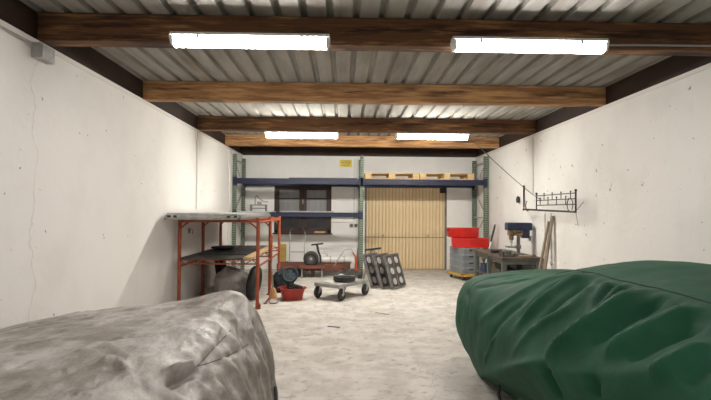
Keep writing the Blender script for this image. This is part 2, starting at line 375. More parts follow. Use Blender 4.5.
# ------------------------------------------------------------------ pallet rack
PX = (-2.375, .41, 3.165)
rk = thing('pallet_rack', 'green and blue steel pallet rack with two bays against the far wall', 'rack', (0, RACK_Y0, 0))
HT = 2.64
for i, px in enumerate(PX):
    for yy in (0, RACK_Y1 - RACK_Y0 - .04):
        b = MB(); ww = .076 if i != 2 else .09
        h2 = HT
        b.span((-ww / 2, -.035, 0), (ww / 2, -.028, h2)).span((-ww / 2, -.03, 0), (-ww / 2 + .007, .035, h2)).span((ww / 2 - .007, -.03, 0), (ww / 2, .035, h2)).span((-ww / 2, .028, 0), (-ww / 2 + .022, .035, h2)).span((ww / 2 - .022, .028, 0), (ww / 2, .035, h2))
        b.build('upright_post', 'green_rack', rk, loc=(px, yy, 0))
        if i == 1 or yy == 0 or True:
            MB().span((-.045, -.055, 0), (.045, .055, .008)).build('foot_plate', 'galv', rk, loc=(px, yy, 0))
    br = MB(); y0, y1 = .03, RACK_Y1 - RACK_Y0 - .07; z = .2; k = 0
    while z + .58 < HT:
        br.bar((px, y0 if k % 2 == 0 else y1, z), (px, y1 if k % 2 == 0 else y0, z + .55), .025, .015, (1, 0, 0)); z += .58; k += 1
    br.bar((px, y0, .15), (px, y1, .15), .025, .02, (1, 0, 0)).bar((px, y0, HT - .12), (px, y1, HT - .12), .025, .02, (1, 0, 0)).bar((px, y0, 1.28), (px, y1, 1.28), .025, .02, (1, 0, 0))
    br.build('brace', 'galv' if i != 1 else 'green_plain', rk)
def rack_beam(x0, x1, yy, z0, z1):
    b = MB(); b.span((x0 + .005, yy - .022, z0), (x1 - .005, yy + .022, z1)).span((x0 + .005, yy - .027, z0), (x1 - .005, yy - .02, z0 + .022)).span((x0 + .005, yy - .027, z1 - .022), (x1 - .005, yy - .02, z1))
    o = b.build('shelf_beam', 'blue', rk, bevel=.003)
    for x, sx in ((x0, 1), (x1, -1)):
        MB().span((x - .0, yy - .045, z0 - .05), (x + sx * .006, yy + .03, z1 + .05)).span((x - sx * .065, yy - .047, z0 - .04), (x + sx * .01, yy - .04, z1 + .03)).build('beam_bracket', 'blue', o)
YB = RACK_Y1 - RACK_Y0 - .04
for yy in (0, YB):
    rack_beam(PX[0] + .04, PX[1] - .04, yy, 1.99, 2.115)
    rack_beam(PX[1] + .04, PX[2] - .045, yy, 1.99, 2.115)
    rack_beam(PX[0] + .04, PX[1] - .04, yy, 1.275, 1.37)
tag(MB().span((-.75, -.03, 0), (.75, .93, .018)).build('shelf_board', 'plywood', loc=(-.44, RACK_Y0 + .04, 2.117), bevel=.002),
    'dark flat board lying on the top level of the rack above the window', 'board')
tag(MB().span((-.62, -.0, 0), (.62, .30, .03)).build('shelf_board', 'galv', loc=(-.84, RACK_Y0 + .70, 1.372), bevel=.002),
    'pale grey board lying on the lower rack level in front of the window', 'board')
# pallets
def pallet(loc, label, rz=0):
    p = thing('wooden_pallet', label, 'pallet', loc, rz, 'pallets on the rack')
    d = MB()
    for k, wd in enumerate((.145, .10, .145, .10, .145)):
        yc = -.3275 + k * .16375; d.span((-.6, yc - wd / 2, .122), (.6, yc + wd / 2, .144))
    d.build('top_deck', 'pallet', p, bevel=.002)
    for xx in (-.53, 0, .53):
        MB().span((xx - .07, -.4, .10), (xx + .07, .4, .122)).build('cross_board', 'pallet', p, bevel=.002)
    for yy in (-.35, 0, .35):
        MB().span((-.6, yy - .05, 0), (.6, yy + .05, .022)).build('bottom_board', 'pallet', p, bevel=.002)
        for xx in (-.53, 0, .53): MB().span((xx - .07, yy - .05, .022), (xx + .07, yy + .05, .10)).build('block', 'pallet', p, bevel=.004)
    return p
pallet((1.085, RACK_Y0 + .42, 2.117), 'wooden pallet on the blue beams, the one next to the middle green post')
pallet((2.305, RACK_Y0 + .40, 2.117), 'wooden pallet on the blue beams, the one nearer the end post by the wall', R(-.6))
# small metal fitting on the lower level, left
ft = thing('metal_fitting', 'small grey metal stand with a thin bent rod on the lower rack level', 'hardware', (-1.93, RACK_Y0 + .5, 1.37))
tag(MB().span((-.36, -.46, 0), (.36, .46, .018)).build('shelf_board', 'paleplank', loc=(-1.95, RACK_Y0 + .49, 1.371), bevel=.002), 'pale board on the lower rack level at the wall end under the metal stand', 'board')
ft.location.z = 1.39
f = MB()
for x in (-.17, .17): f.span((x - .012, -.08, 0), (x + .012, -.05, .14)).span((x - .012, .05, 0), (x + .012, .08, .14))
f.span((-.19, -.09, .13), (.19, .09, .15)).span((-.19, -.085, .055), (.19, -.07, .075)); f.build('stand', 'steel', ft)
MB().tube([(-.08, 0, .15), (-.08, 0, .33), (-.05, 0, .36), (.0, 0, .30), (.12, 0, .22), (.22, 0, .21)], .009, 6).build('rod', 'steel', ft, smooth=True)
MB().span((-.03, -.05, .15), (.06, .05, .22)).build('clamp', 'galv', ft, bevel=.004)

# ------------------------------------------------------------------ orange scaffold rack
LX, RX = -2.33, -1.215
YS = (7.22, 8.42, 9.62)
sc = thing('scaffold_rack', 'tall red-orange steel rack with shelves along the wall', 'rack', (0, 0, 0))
for y in YS:
    for x, top in ((LX, 1.27), (RX, 1.30)):
        MB().cyl((x, y, .02), (x, y, top), .026, 12).build('post', 'orange', sc, smooth=True)
        MB().cyl((x, y, 0), (x, y, .02), .05, 12).build('foot', 'orange', sc)
    # top cross rail + curved gusset
    MB().cyl((LX, y, 1.255), (RX, y, 1.255), .022, 10).tube([(LX, y, 1.13), (LX + .06, y, 1.19), (LX + .14, y, 1.245)], .012, 8).tube([(RX, y, 1.13), (RX - .06, y, 1.19), (RX - .14, y, 1.245)], .012, 8).build('top_rail', 'orange', sc, smooth=True)
    # lattice shelf rail
    lr = MB().cyl((LX, y, .70), (RX, y, .70), .011, 8).cyl((LX, y, .64), (RX, y, .64), .011, 8)
    n = 13
    for k in range(n): 
        a = LX + (RX - LX) * k / n; b_ = LX + (RX - LX) * (k + 1) / n
        lr.cyl((a, y, .64 if k % 2 else .70), (b_, y, .70 if k % 2 else .64), .006, 6)
    lr.build('lattice_rail', 'orange', sc, smooth=True)
for x in (LX, RX):
    MB().cyl((x, YS[0], 1.235), (x, YS[2], 1.235), .018, 8).cyl((x, YS[0], .60), (x, YS[2], .60), .016, 8).build('side_rail', 'orange', sc, smooth=True)
MB().cyl((RX, YS[0], .1), (RX + .04, YS[0] - .0, .03), .02, 8).build('post_spur', 'orange', sc)
# top shelf panels (three leaves stacked)
def door_leaf(loc, rz, lx, ly, label, th=.036, m='panelwhite', clips=True):
    t = thing('panel_leaf', label, 'panel', loc, rz, 'panels stacked on the orange rack')
    MB().span((-lx / 2 + .02, -ly / 2 + .02, .004), (lx / 2 - .02, ly / 2 - .02, th - .004)).build('panel_face', m, t)
    f = MB().span((-lx / 2, -ly / 2, 0), (lx / 2, -ly / 2 + .028, th)).span((-lx / 2, ly / 2 - .028, 0), (lx / 2, ly / 2, th)).span((-lx / 2, -ly / 2, 0), (-lx / 2 + .028, ly / 2, th)).span((lx / 2 - .028, -ly / 2, 0), (lx / 2, ly / 2, th))
    f.build('edge_profile', 'alu', t, bevel=.003)
    if clips:
        for x in (-lx / 2 + .05, -lx / 2 + .13, lx / 2 - .16, lx / 2 - .07):
            MB().span((x - .022, -ly / 2 - .012, .002), (x + .022, -ly / 2, th - .004)).build('corner_plug', 'black', t, bevel=.004)
    return t
door_leaf((-1.88, 8.18, 1.278), 0, 1.0, 2.9, 'bottom panel of the flat stack on top of the orange rack', .026, 'board', False)
door_leaf((-1.86, 8.14, 1.306), R(.5), .99, 2.96, 'middle panel of the flat stack on top of the orange rack', .034, 'panelwhite')
door_leaf((-1.88, 8.20, 1.342), R(-.4), .93, 2.88, 'topmost white panel of the flat stack on top of the orange rack', .024, 'panelwhite', False)
# middle shelf
for i, (x, wd, col, lab, dz) in enumerate([(-2.08, .42, 'board', 'dark weathered board on the middle level of the orange rack, against the wall', 0), (-1.63, .44, 'board', 'dark weathered board on the middle level of the orange rack, at its open side', 0)]):
    tag(MB().span((-wd / 2, -1.28, 0), (wd / 2, 1.28, .022)).build('shelf_plank', col, loc=(x, 8.40, .712 + dz), bevel=.003), lab, 'board')
for k, (x, lab) in enumerate([(-1.372, 'light timber plank end sticking out of the orange rack, the inner one'), (-1.306, 'light timber plank end sticking out of the orange rack, the outer one')]):
    tag(MB().span((-.028, -1.25, 0), (.028, 1.25, .034)).build('timber_plank', 'lightwood', loc=(x, 8.36 - .07 * k, .712), bevel=.003), lab, 'plank', 'light planks on the orange rack')
tag(MB().span((-.36, -.55, 0), (.36, .55, .014)).build('rubber_mat', 'black', loc=(-1.80, 8.1, .735), rot=(0, 0, R(1)), bevel=.003), 'black flat mat lying on the dark boards of the orange rack', 'mat')
bs = thing('shallow_bowl', 'dark purple shallow bowl on the boards of the orange rack', 'bowl', (-1.98, 8.35, .751))
MB().lathe([(.08, 0), (.14, .012), (.18, .035), (.19, .045), (.175, .042), (.12, .022), (.0, .015)], 28).build('bowl_body', 'purple', bs, smooth=True)
MB().torus((0, 0, .046), .185, .009).build('bowl_rim', 'black', bs, smooth=True)

# stuff under / beside the orange rack
tag(MB().lump((0, 0, .20), .28, (1.05, 1.2, .95), 3.1, .22, 2.2).build('tarpaulin_bundle', 'greycloth', loc=(-1.80, 8.30, .0), smooth=True),
    'grey crumpled tarpaulin bundle under the orange rack', 'tarpaulin')
def tyre(name, loc, rot, R_, r, label, rim='darksteel', group=None):
    t = thing(name, label, 'tyre', loc, 0, group); t.rotation_euler = rot
    MB().torus((0, 0, 0), R_ - r, r, 'X', 36, 12).build('tread', 'black', t, smooth=True)
    MB().cyl((-.03, 0, 0), (.03, 0, 0), R_ - r * 1.6, 24).build('rim', rim, t, smooth=True)
    MB().cyl((-.05, 0, 0), (.05, 0, 0), .03, 12).build('hub', 'alu', t, smooth=True)
    return t
tyre('spare_tyre', (-2.14, 8.95, .31), (0, R(-10), R(20)), .29, .085, 'black tyre leaning near the wall under the orange rack')
tyre('spare_tyre', (-1.39, 7.95, .27), (0, R(8), R(-4)), .27, .075, 'black tyre standing between the orange rack posts beside the red tub')
tag(MB().lump((0, 0, .15), .22, (.85, .9, 1.1), 5.5, .25, 3.2).build('canvas_bag', 'darkgreen', loc=(-1.02, 8.78, .0), smooth=True),
    'dark green canvas bag standing behind the black tyre and red tub', 'bag')
tag(MB().lump((0, 0, .1), .14, (1.0, 1.6, .8), 9.5, .2, 2.6).build('canvas_bag', 'darkgreen', loc=(-1.75, 9.25, .0), smooth=True),
    'dark canvas bag lying at the back under the orange rack', 'bag')
# red tub with hose
tb = thing('plastic_tub', 'red plastic tub full of hoses on the floor beside the orange rack', 'tub', (-.80, 8.02, 0), R(12))
o = []
def rrect(w_, d_, r_, n=5):
    pts = []
    for cx, cy, a0 in ((w_ / 2 - r_, d_ / 2 - r_, 0), (-w_ / 2 + r_, d_ / 2 - r_, 90), (-w_ / 2 + r_, -d_ / 2 + r_, 180), (w_ / 2 - r_, -d_ / 2 + r_, 270)):
        for k in range(n + 1):
            a = R(a0 + 90 * k / n); pts.append((cx + r_ * math.cos(a), cy + r_ * math.sin(a)))
    return pts
def tray(mb, rings):   # rings: (w,d,r,z) outer up then inner down
    RR = [[mb.bm.verts.new((x, y, z)) for x, y in rrect(w_, d_, r_)] for w_, d_, r_, z in rings]
    for A, B in zip(RR, RR[1:]):
        n = len(A)
        for k in range(n): mb.bm.faces.new((A[k], A[(k + 1) % n], B[(k + 1) % n], B[k]))
    mb.bm.faces.new(RR[0][::-1]); mb.bm.faces.new(RR[-1]); return mb
tray(MB(), [(.30, .28, .05, 0), (.36, .36, .06, .17), (.39, .39, .07, .172), (.39, .39, .07, .185), (.34, .34, .055, .185), (.28, .26, .045, .02)]).build('tub_body', 'tub', tb, smooth=True)
for sx in (-1, 1): MB().tube([(sx * .192, -.07, .178), (sx * .22, -.06, .18), (sx * .22, .06, .18), (sx * .192, .07, .178)], .01, 8).build('tub_handle', 'tub', tb, smooth=True)
for k, (x, y, z, r_, rx, ry, mt, lab) in enumerate([(-.02, -.02, .10, .115, 6, 5, 'teal', 'blue-green hose coil lying flat in the red tub'), (.03, .0, .195, .115, -12, 14, 'black', 'black hose coil lying on the other hose in the red tub'), (-.05, .02, .375, .12, 66, 12, 'teal', 'blue-green hose coil standing upright on top of the hoses in the red tub')]):
    b = MB()
    for j in range(4): b.torus((.004 * j, .003 * j, (j - 1.5) * .022), r_ - .006 * (j % 2), .012, 'Z', 26, 8)
    tag(b.build('hose_coil', mt, loc=(-.80 + x, 8.02 + y, z), rot=(R(rx), R(ry), 0), smooth=True), lab, 'hose', 'hoses in the tub')
# broom
bz = thing('broom', 'short broom with tan bristles and dark handle leaning on the orange post', 'broom', (-1.03, 7.62, 0)); bz.rotation_euler = (R(-8), R(-6), 0)
MB().cyl((0, 0, .24), (0, 0, .62), .013, 10).build('handle', 'oldwood', bz, smooth=True)
MB().lathe([(.02, .24), (.045, .21), (.058, .1), (.062, .075), (.0, .075)][::-1], 16, sy=.6).build('bristles', 'tan', bz, smooth=True)
MB().tube([(-.05, 0, .08), (-.075, 0, .04), (-.05, 0, .012), (.0, 0, .006), (.05, 0, .012), (.08, 0, .05)], .009, 8).build('wire_foot', 'steel', bz, smooth=True)
# leaning orange-brown rod
rr = thing('steel_rod', 'rusty bent steel rod leaning against the middle orange post', 'rod', (-1.16, 7.6, 0))
MB().tube([(0, 0, .01), (.06, .08, .09), (.05, .2, .4), (.03, .45, 1.0)], .014, 8).build('rod_shaft', 'orange', rr, smooth=True)
MB().cyl((0, 0, 0), (0, 0, .02), .028, 10).build('rod_tip', 'steel', rr)

# ------------------------------------------------------------------ along the far wall, left of gate
# hand truck
ht = thing('hand_truck', 'grey ladder-shaped hand truck standing upright under the window', 'hand truck', (-1.05, 11.56, 0)); 
f = MB()
for x in (-.17, .17): f.tube([(x, -.02, .12), (x, .02, .5), (x, .10, .93), (x * .8, .14, 1.0)], .013, 8)
f.build('frame', 'galv', ht, smooth=True)
for z, y in ((.22, -.01), (.46, .015), (.72, .06)): MB().cyl((-.17, y, z), (.17, y, z), .011, 8).build('rung', 'galv', ht, smooth=True)
MB().span((-.2, -.22, .02), (.2, -.02, .03)).span((-.2, -.03, .02), (.2, -.02, .16)).build('toe_plate', 'galv', ht, bevel=.003)
for sx in (-1, 1):
    MB().torus((sx * .23, .08, .12), .09, .03, 'X', 24, 8).cyl((sx * .21, .08, .12), (sx * .25, .08, .12), .07, 16).build('wheel', 'black', ht, smooth=True)
MB().cyl((-.24, .08, .12), (.24, .08, .12), .012, 8).build('axle', 'steel', ht, smooth=True)
# ochre board
tag(MB().box((0, 0, .31), (.16, .03, .62), (R(-8), 0, 0)).build('narrow_board', 'ochre', loc=(-1.39, 11.68, .01), bevel=.003), 'ochre yellow board leaning beneath the window beside the hand truck', 'board')
# red-brown bench / low chest along wall
lb = thing('low_trestle', 'long low red-brown wooden trestle on the floor under the window', 'trestle', (-.55, 11.0, 0))
MB().span((-.86, -.22, .22), (.72, .22, .27)).build('top_board', 'redbrown', lb, bevel=.005)
MB().span((-.86, -.22, .12), (.72, -.195, .22)).build('front_rail', 'redbrown', lb, bevel=.004)
for x in (-.8, -.1, .66):
    for y in (-.18, .18): MB().span((x - .03, y - .03, 0), (x + .03, y + .03, .22)).build('leg', 'oldwood', lb, bevel=.003)
# T-handle wheel cart
jw = thing('pump_cart', 'black wheeled cart with upright T-handle standing at the trestle', 'cart', (-.66, 10.55, 0))
MB().torus((0, 0, .40), .115, .05, 'Y', 28, 10).build('tread', 'black', jw, smooth=True)
MB().cyl((0, -.03, .40), (0, .03, .40), .075, 20).build('rim', 'darksteel', jw, smooth=True)
MB().cyl((0, -.045, .40), (0, .045, .40), .028, 12).build('hub', 'alu', jw, smooth=True)
MB().tube([(.2, .03, .30), (.19, .03, .45), (.15, .03, .55), (.12, .03, .70)], .022, 8).build('handle_shaft', 'black', jw, smooth=True)
MB().cyl((.0, .03, .69), (.25, .03, .72), .017, 10).build('handle_bar', 'black', jw, smooth=True)
MB().span((-.24, -.09, .20), (.28, .15, .27)).span((-.06, .05, .2), (-.03, .08, .42)).build('chassis', 'redbrown', jw, bevel=.006)
for x in (-.19, .23): MB().span((x - .012, -.05, .0), (x + .012, .12, .2)).build('leg', 'galv', jw, bevel=.002)
MB().torus((-.30, .05, .10), .075, .028, 'Y', 20, 8).cyl((-.30, .03, .10), (-.30, .07, .10), .055, 16).build('front_wheel', 'black', jw, smooth=True)
MB().bar((-.30, .05, .10), (-.2, .05, .22), .03, .02).build('fork', 'steel', jw)
# pale sheets leaning behind
for k, (x, y, z, ln, h, tilt, mt, lab) in enumerate([(-.12, 11.84, .28, .92, .60, -12, 'paleplank', 'pale grey corrugated sheet leaning low against the far wall, the back one'),
                                                     (-.10, 11.58, .28, .86, .44, -20, 'paleplank', 'pale grey narrow sheet leaning low against the far wall, the front one')]):
    p = []
    n = 6
    b = MB()
    for j in range(n):
        z0 = h * j / n; b.span((-ln / 2, -.008 - .012 * (j % 2), z0), (ln / 2, .006, z0 + h / n))
    o = tag(b.build('metal_sheet', mt, loc=(x, y, .015), rot=(R(tilt), 0, 0), bevel=.002), lab, 'sheet', 'sheets under the window')
# timber beams lying
for k, (y, x, lab) in enumerate([(10.90, -.26, 'pale grey plastic-wrapped roll lying at the front of the trestle'), (11.09, -.34, 'pale grey plastic-wrapped roll lying at the back of the trestle, against the wall side')]):
    rl = thing('plastic_roll', lab, 'roll', (x, y, .348), 0, 'rolls on the trestle')
    MB().cyl((-.46, 0, 0), (.46, 0, 0), .075 + .012 * k - .0, 20).build('roll_body', 'paleplank', rl, smooth=True)
    rl.location.z = .349 + .012 * k
    for q_ in (-.3, 0, .3): MB().cyl((q_ - .015, 0, 0), (q_ + .015, 0, 0), .077 + .012 * k, 20).build('tape_band', 'galv', rl, smooth=True)
# trolley jack with orange body and grey handle
tj = thing('trolley_jack', 'orange trolley jack with a slanting grey handle beside the middle rack post', 'jack', (.16, 10.45, 0))
MB().prism([(-.26, .05), (.26, .05), (.26, .16), (.05, .20), (-.22, .13)], -.10, -.06, 'Y').prism([(-.26, .05), (.26, .05), (.26, .16), (.05, .20), (-.22, .13)], .06, .10, 'Y').build('side_plate', 'darksteel', tj, bevel=.003)
MB().cyl((.17, -.06, .14), (.17, .06, .14), .05, 16).tube([(.12, 0, .16), (.13, 0, .34), (.11, 0, .46), (.05, 0, .54)], [.04, .03, .022, .014], 10).build('pump_body', 'orangeplastic', tj, smooth=True)
MB().bar((.05, 0, .16), (-.15, 0, .2), .06, .03).cyl((-.15, 0, .2), (-.15, 0, .235), .05, 16).build('lift_arm', 'darksteel', tj)
MB().tube([(-.34, 0, .26), (-.24, -.02, .42), (-.12, -.02, .60), (.02, 0, .62), (.1, 0, .5)], .013, 8).build('handle', 'galv', tj, smooth=True)
for x in (-.2, .2):
    for y in (-.115, .115): MB().cyl((x, y - .014, .05), (x, y + .014, .05), .05, 16).build('wheel', 'black', tj, smooth=True)
tag(MB().lump((0, 0, .06), .085, (1.2, 1, .9), 4.2, .1, 2).build('white_bag', 'whiteplastic', loc=(-.02, 10.15, 0), smooth=True), 'small crumpled white bag on the floor behind the flat trolley', 'bag')
# blue box by hand truck
bb = thing('tool_case', 'small dark blue tool case on the floor beside the trestle', 'case', (-1.12, 10.3, 0), R(-10))
MB().span((-.18, -.1, 0), (.18, .1, .13)).build('case_body', 'blueplastic', bb, bevel=.012)
MB().tube([(-.06, 0, .13), (-.05, 0, .165), (.05, 0, .165), (.06, 0, .13)], .008, 8).build('handle', 'black', bb, smooth=True)

# ------------------------------------------------------------------ flat trolley
tr = thing('flat_trolley', 'low flat trolley with grey deck and four black wheels on the open floor', 'trolley', (-.005, 8.27, .0), R(54)); tr.scale = (.93, .93, .95)
MB().span((-.45, -.26, .235), (.45, .26, .265)).build('deck', 'alu', tr, bevel=.006)
f = MB()
for y in (-.255, .255): f.span((-.45, y - .012, .215), (.45, y + .012, .268))
for x in (-.445, .445): f.span((x - .012, -.26, .215), (x + .012, .26, .268))
f.build('deck_frame', 'galv', tr, bevel=.002)
MB().span((-.30, -.02, .266), (-.02, .23, .276)).build('deck_pad', 'paleplank', tr, bevel=.002)
f = MB()
for k in range(6): f.span((-.42 + k * .07, -.24, .265), (-.40 + k * .07, -.04, .271))
f.build('tread_strip', 'panelwhite', tr)
for x in (-.36, .36):
    for y in (-.255, .255):
        wv = MB().torus((x, y, .10), .072, .028, 'Y', 28, 10).cyl((x, y - .02, .10), (x, y + .02, .10), .055, 20).build('wheel', 'black', tr, smooth=True)
        MB().cyl((x, y - .03, .10), (x, y + .03, .10), .022, 12).build('hub', 'alu', wv, smooth=True)
        MB().span((x - .02, y - .044, .10), (x + .02, y - .036, .21)).span((x - .02, y + .036, .10), (x + .02, y + .044, .21)).span((x - .035, y - .045, .205), (x + .035, y + .045, .216)).build('caster_fork', 'galv', tr)
hc = thing('cable_reel', 'black round cable coil lying on the flat trolley', 'cable', (.03, 8.20, .264))
b = MB()
for k in range(4):
    for j in range(3): b.torus((.006 * j, 0, .014 + k * .019), .165 - .023 * j + .004 * (k % 2), .0125, 'Z', 32, 8)
b.build('coil', 'black', hc, smooth=True)
MB().lathe([(.0, 0), (.07, 0), (.07, .03), (.06, .04), (.0, .04)], 20).build('core', 'blackmetal', hc, smooth=True)
MB().bar((-.175, 0, .088), (.175, 0, .088), .02, .006).build('strap', 'greyplastic', hc)

# ------------------------------------------------------------------ leaning perforated plates
def plate(base, label, ang, tilt, L_=.50, H=.62):
    t = thing('perforated_plate', label, 'plate', base, ang, 'perforated plates by the gate'); 
    p = MB(); p.span((-L_ / 2, -.02, 0), (L_ / 2, -.005, H)).build('web', 'darksteel', t)
    f = MB()
    for x in (-L_ / 2, -.005, L_ / 2): f.span((x - .012, -.035, 0), (x + .012, .02, H))
    for z in (0.012, H - .012): f.span((-L_ / 2, -.035, z - .012), (L_ / 2, .02, z + .012))
    f.build('rib_frame', 'steel', t, bevel=.003)
    for x in (-L_ / 4, L_ / 4):
        for z in (.12, .31, .5):
            d = MB().cyl((x, -.028, z), (x, -.002, z), .052, 18); d.torus((x, -.028, z), .055, .008, 'Y', 20, 6); d.build('round_boss', 'grate_disc', t, smooth=True)
    t.rotation_euler = Euler((tilt, 0, ang)); return t
plate((1.03, 9.16, .02), 'perforated grey steel plate in the leaning row, the one nearest the camera', R(57), R(-17))
plate((.85, 9.24, .02), 'perforated grey steel plate in the leaning row, the middle one', R(57), R(-18))
plate((.67, 9.34, .02), 'perforated grey steel plate in the leaning row, the one nearest the green post', R(58), R(-19))
tp = thing('steel_tripod', 'small grey steel frame behind the leaning perforated plates', 'frame', (.60, 10.15, 0))
f = MB()
for a in (20, 140, 260): f.cyl((.22 * math.cos(R(a)), .22 * math.sin(R(a)), 0), (.03 * math.cos(R(a)), .03 * math.sin(R(a)), .62), .012, 8)
f.build('legs', 'steel', tp, smooth=True)
MB().cyl((-.15, 0, .62), (.18, 0, .66), .02, 10).build('crossbar', 'darkgreen', tp, smooth=True)

# ------------------------------------------------------------------ crates on dolly
dl = thing('crate_dolly', 'yellow wheeled dolly carrying the stacked grey crates', 'dolly', (0, 0, 0), R(15))
cx = 2.46 + .2 * math.cos(R(15)) - .3 * math.sin(R(15)); cy = 10.2 + .2 * math.sin(R(15)) + .3 * math.cos(R(15))
dl.location = (cx, cy, 0)
MB().span((-.24, -.34, .085), (.24, -.27, .13)).span((-.24, .27, .085), (.24, .34, .13)).span((-.24, -.34, .085), (-.17, .34, .13)).span((.17, -.34, .085), (.24, .34, .13)).build('dolly_frame', 'yellowwood', dl, bevel=.004)
for x in (-.17, .17):
    for y in (-.27, .27):
        MB().cyl((x - .015, y, .04), (x + .015, y, .04), .04, 16).build('wheel', 'black', dl, smooth=True)
        MB().span((x - .024, y - .02, .04), (x - .018, y + .02, .085)).span((x + .018, y - .02, .04), (x + .024, y + .02, .085)).span((x - .024, y - .02, .075), (x + .024, y + .02, .085)).build('caster_fork', 'galv', dl)
def crate(loc, rz, L_, W_, H_, m, label, group, ribs=2, tilt=0.0):
    t = thing('storage_crate', label, 'crate', loc, rz, group); t.rotation_euler = (0, tilt, rz)
    r_ = .02
    tray(MB(), [(L_ - .04, W_ - .04, r_, 0), (L_ - .02, W_ - .02, r_, H_ - .03), (L_, W_, r_, H_ - .03), (L_, W_, r_, H_), (L_ - .05, W_ - .05, r_, H_), (L_ - .06, W_ - .06, r_, .012)]).build('crate_body', m, t, smooth=True)
    b = MB()
    for k in range(ribs):
        z = .03 + (H_ - .06) * (k + .5) / ribs
        b.span((-L_ / 2 + .004, -W_ / 2 + .004, z - .004), (L_ / 2 - .004, -W_ / 2 + .012, z + .004)).span((-L_ / 2 + .004, W_ / 2 - .012, z - .004), (L_ / 2 - .004, W_ / 2 - .004, z + .004))
        b.span((-L_ / 2 + .004, -W_ / 2 + .004, z - .004), (-L_ / 2 + .012, W_ / 2 - .004, z + .004)).span((L_ / 2 - .012, -W_ / 2 + .004, z - .004), (L_ / 2 - .004, W_ / 2 - .004, z + .004))
    n = max(2, int(L_ / .12))
    for k in range(n + 1):
        x = -L_ / 2 + .03 + (L_ - .06) * k / n
        for sy in (-1, 1): b.span((x - .004, sy * (W_ / 2 - .012), .01), (x + .004, sy * (W_ / 2 - .003), H_ - .03))
    n = max(2, int(W_ / .12))
    for k in range(n + 1):
        y = -W_ / 2 + .03 + (W_ - .06) * k / n
        for sx in (-1, 1): b.span((sx * (L_ / 2 - .012), y - .004, .01), (sx * (L_ / 2 - .003), y + .004, H_ - .03))
    b.build('crate_ribs', m, t)
    for sx in (-1, 1): MB().span((sx * (L_ / 2 - .004) - .003, -.05, H_ - .055), (sx * (L_ / 2 - .004) + .003, .05, H_ - .035)).build('grip', 'black', t)
    return t
hgt = .132
names = ['lowest grey crate of the stack, resting on the yellow dolly', 'second grey crate up in the stack on the yellow dolly', 'third grey crate up in the stack on the yellow dolly', 'topmost grey crate of the stack, right under the red crates']
for k in range(4):
    crate((cx, cy, .132 + k * (hgt + .002)), R(15) + PI / 2, .6, .4, hgt, 'greycrate', names[k], 'grey crates on the dolly', 2)
ztop = .132 + 4 * (hgt + .002)
crate((cx + .10, cy - .06, ztop + .004), R(-12), .76, .42, .19, 'redplastic', 'lower red plastic crate lying askew on the grey crates', 'red crates', 1)
crate((cx - .0, cy + .16, ztop + .198), R(2), .62, .36, .20, 'redplastic', 'upper red plastic crate on top of the other red crate', 'red crates', 1)

# ------------------------------------------------------------------ workbench
wb = thing('workbench', 'low workbench with dark oily top against the wall', 'workbench', (2.88, 8.86, 0))
TZ = .685
MB().span((-.34, -.93, TZ - .045), (.335, .93, TZ)).build('bench_top', 'benchtop', wb, bevel=.006)
for x in (-.27, .27):
    for y in (-.82, .0, .82): MB().span((x - .035, y - .035, 0), (x + .035, y + .035, TZ - .045)).build('leg', 'benchleg', wb, bevel=.004)
MB().span((-.30, -.86, .26), (.31, .86, .29)).build('lower_shelf', 'board', wb, bevel=.004)
MB().span((-.29, -.86, TZ - .12), (-.26, .86, TZ - .045)).span((-.27, -.85, TZ - .12), (.27, -.82, TZ - .045)).build('apron', 'benchleg', wb, bevel=.003)
for k, (x, y, sx, sy, sz, m_, nm, lab) in enumerate([(2.78, 8.45, .3, .35, .16, 'darksteel', 'metal_box', 'dark metal box on the lower shelf of the workbench, at its near end'), (2.85, 9.0, .28, .3, .2, 'oldwood', 'wooden_box', 'brown wooden box on the lower shelf of the workbench'), (2.8, 9.45, .3, .25, .14, 'blueplastic', 'plastic_box', 'dark blue box on the lower shelf of the workbench, at its far end')]):
    t = thing(nm, lab, 'box', (x, y, .292), R(5 * k - 4))
    tray(MB(), [(sx - .02, sy - .02, .015, 0), (sx, sy, .015, sz), (sx - .02, sy - .02, .01, sz), (sx - .04, sy - .04, .01, .01)]).build('box_body', m_, t)
    MB().span((-.05, -sy / 2 - .006, sz * .55), (.05, -sy / 2 + .002, sz * .7)).build('box_handle', 'galv', t)
# drill press
DX, DY = 2.965, 8.38
dp = thing('drill_press', 'bench drill press with navy blue head on the workbench', 'drill press', (DX, DY, TZ))
MB().span((-.20, -.12, 0), (.07, .12, .035)).build('base_plate', 'steel', dp, bevel=.008)
MB().cyl((0, 0, .03), (0, 0, .45), .028, 16).build('column', 'steel', dp, smooth=True)
MB().span((-.2, -.09, .13), (-.04, .09, .15)).cyl((0, 0, .11), (0, 0, .17), .045, 16).span((-.06, -.03, .12), (0, .03, .15)).build('work_table', 'steel', dp, bevel=.004)
MB().span((-.17, -.065, .33), (.05, .065, .43)).cyl((-.12, 0, .26), (-.12, 0, .34), .04, 16).build('head', 'brass', dp, bevel=.008)
MB().prism([(-.21, .42), (.20, .42), (.21, .44), (.21, .535), (.19, .55), (-.20, .55), (-.21, .53)], -.085, .085, 'Y').build('pulley_cover', 'navy', dp, bevel=.012)
MB().cyl((.12, 0, .29), (.12, 0, .43), .07, 20).span((.05, -.05, .3), (.12, .05, .42)).build('motor', 'navy', dp, smooth=True)
ch = MB().cyl((-.12, 0, .20), (-.12, 0, .26), .022, 14, .026).build('chuck', 'alu', dp, smooth=True)
MB().cyl((-.12, 0, .13), (-.12, 0, .20), .005, 8).build('drill_bit', 'steel', ch)
